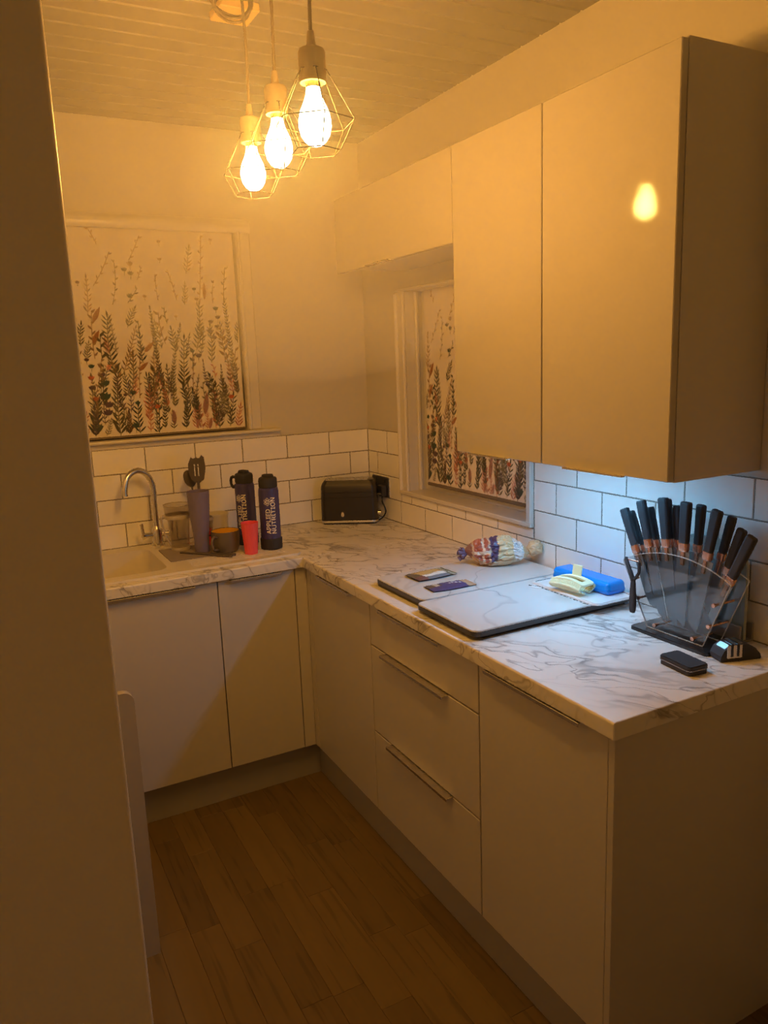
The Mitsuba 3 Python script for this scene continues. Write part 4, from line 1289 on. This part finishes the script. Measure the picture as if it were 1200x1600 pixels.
chopping_board("chopping_board", -2.034, -1.850, 1.124, -.0415, "m_teal", "grey green chopping board with a pale edge standing behind the knife block, the nearer one", "m_cream")
chopping_board("chopping_board_001", -1.955, -1.845, 1.150, -.026, "m_teal", "grey green chopping board behind the knives, the taller one against the tiles")

# ------------------------------------------------------------------ the low panel beside the wall end
pn = sbox(-2.085, 0, -1.330 - .03, .786).union(rrect(-1.8, .1, -1.330, .786, .028)).union(sbox(-1.8, 0, -1.330, .5))
add("upright_panel", xz_extrude(pn, -1.196, -1.172), "m_panel")
tag("upright_panel", "low pale upright panel with a rounded top corner, showing past the foreground wall end", "panel")

# ------------------------------------------------------------------ pendant lamps
add("mounting_block", cbox([-.930, -1.100, H - .022], [-.825, -1.000, H], .003), "m_pine")
tag("mounting_block", "yellow wooden block on the ceiling behind the coiled lamp flex", "ceiling block")
ring = []
for q, (rx_, rz_, dz) in enumerate(((.047, .046, 0.0), (.045, .050, -.004), (.049, .043, .004))):
    c = np.array([-.972, -1.314 + .006 * q, 2.444 + dz])
    ring.append(tube([c + [rx_ * math.cos(a), .006 * math.sin(2 * a + q), rz_ * math.sin(a)] for a in np.linspace(0, 2 * math.pi, 40, endpoint=False)], .0034, 8, closed=True))
add("pendant_lamp__spare_flex", cat_(*ring), "m_cord", smooth=True)
labels["pendant_lamp__spare_flex"] = {"label": "spare flex tied in a coil"}

BULB = [(0, .0), (.013, .001), (.0145, .012), (.019, .024), (.0265, .040), (.0300, .056), (.0300, .066), (.0265, .080), (.0190, .091), (.0100, .0975), (0, .0995)]


def pendant(key, x, y, z_tip, label, top=None, sway=(0, 0)):
    """z_tip: height of the bulb's lower tip."""
    zc = z_tip + .0995                     # where bulb meets cap
    prof = [(r, zc - h) for r, h in BULB][::-1]
    bulb = lathe(prof, (x, y, 0), 24)
    bulb.fix_normals()
    scene[key + "__bulb"] = ply(bulb, "m_white_plastic", smooth=True, emitter={"type": "area", "radiance": rgb(*LAMP)})
    labels[key + "__bulb"] = {"label": "glowing warm bulb"}
    add(key + "__bulb_cap", lathe([(0, zc), (.013, zc), (.0135, zc + .016), (0, zc + .016)], (x, y, 0), 24), "m_cap", smooth=35)
    zh = zc + .008
    add(key + "__holder", lathe([(0, zh), (.0235, zh), (.0245, zh + .002), (.0245, zh + .050), (.022, zh + .055), (.009, zh + .060), (.006, zh + .085), (0, zh + .085)], (x, y, 0), 32), "m_holder", smooth=35)
    t = top if top is not None else (x + sway[0], y + sway[1], H)
    a, b = np.array([x, y, zh + .083]), np.array(t)
    add(key + "__flex", tube(bez([a, a * .6 + b * .4 + [.003, .002, 0], a * .2 + b * .8 + [0, .002, 0], b], 8), .0036, 8), "m_cord", smooth=True)
    if top is None:
        add(key + "__ceiling_hook", tube([(b[0], b[1], H), (b[0], b[1], H - .02)], .004, 8), "m_steel", smooth=True)
    # wire cage: a small ring at the holder, a wide ring, a middling ring below
    wires = []
    R0, R1, R2 = (.026, zc + .028), (.074, zc - .058), (.046, zc - .108)
    nn = 6
    P = lambda R, k, ph=0.0: np.array([x + R[0] * math.cos((k + ph) / nn * 2 * math.pi + .35), y + R[0] * math.sin((k + ph) / nn * 2 * math.pi + .35), R[1]])
    for k in range(nn):
        wires += [(P(R0, k), P(R1, k)), (P(R1, k), P(R2, k)), (P(R0, k), P(R0, k + 1)), (P(R2, k), P(R2, k + 1)), (P(R1, k), P(R1, k + 1))]
    for i, (p, q) in enumerate(wires):
        add(f"{key}__cage_wire" + (f"_{i:03d}" if i else ""), tube([p, q], .0008, 6), "m_cage")
    tag(key, label, "pendant lamp", "bare bulb pendants in wire cages")


# heights from the photograph: the three bulbs hang in a row towards the camera
pendant("pendant_lamp", -.952, -1.322, 2.022, "lowest and leftmost glowing pendant lamp, its spare flex coiled near the ceiling")
pendant("pendant_lamp_001", -.966, -1.532, 2.026, "middle glowing pendant lamp of the three")
pendant("pendant_lamp_002", -1.002, -1.808, 2.000, "rightmost and largest looking glowing pendant lamp")

# ------------------------------------------------------------------ thin haze round the lamps
hz = trimesh.creation.icosphere(subdivisions=4, radius=1.0)
hz.vertices = hz.vertices * np.array([.60, .92, .49]) + np.array([-.97, -1.57, 2.06])
scene["haze"] = ply(hz, {"type": "null"}, smooth=True, interior={"type": "homogeneous", "albedo": rgb(.98, .98, .98), "sigma_t": HAZE, "phase": {"type": "hg", "g": 0.25}})
labels["haze"] = {"label": "thin warm haze hanging round the three glowing lamps", "kind": "stuff"}
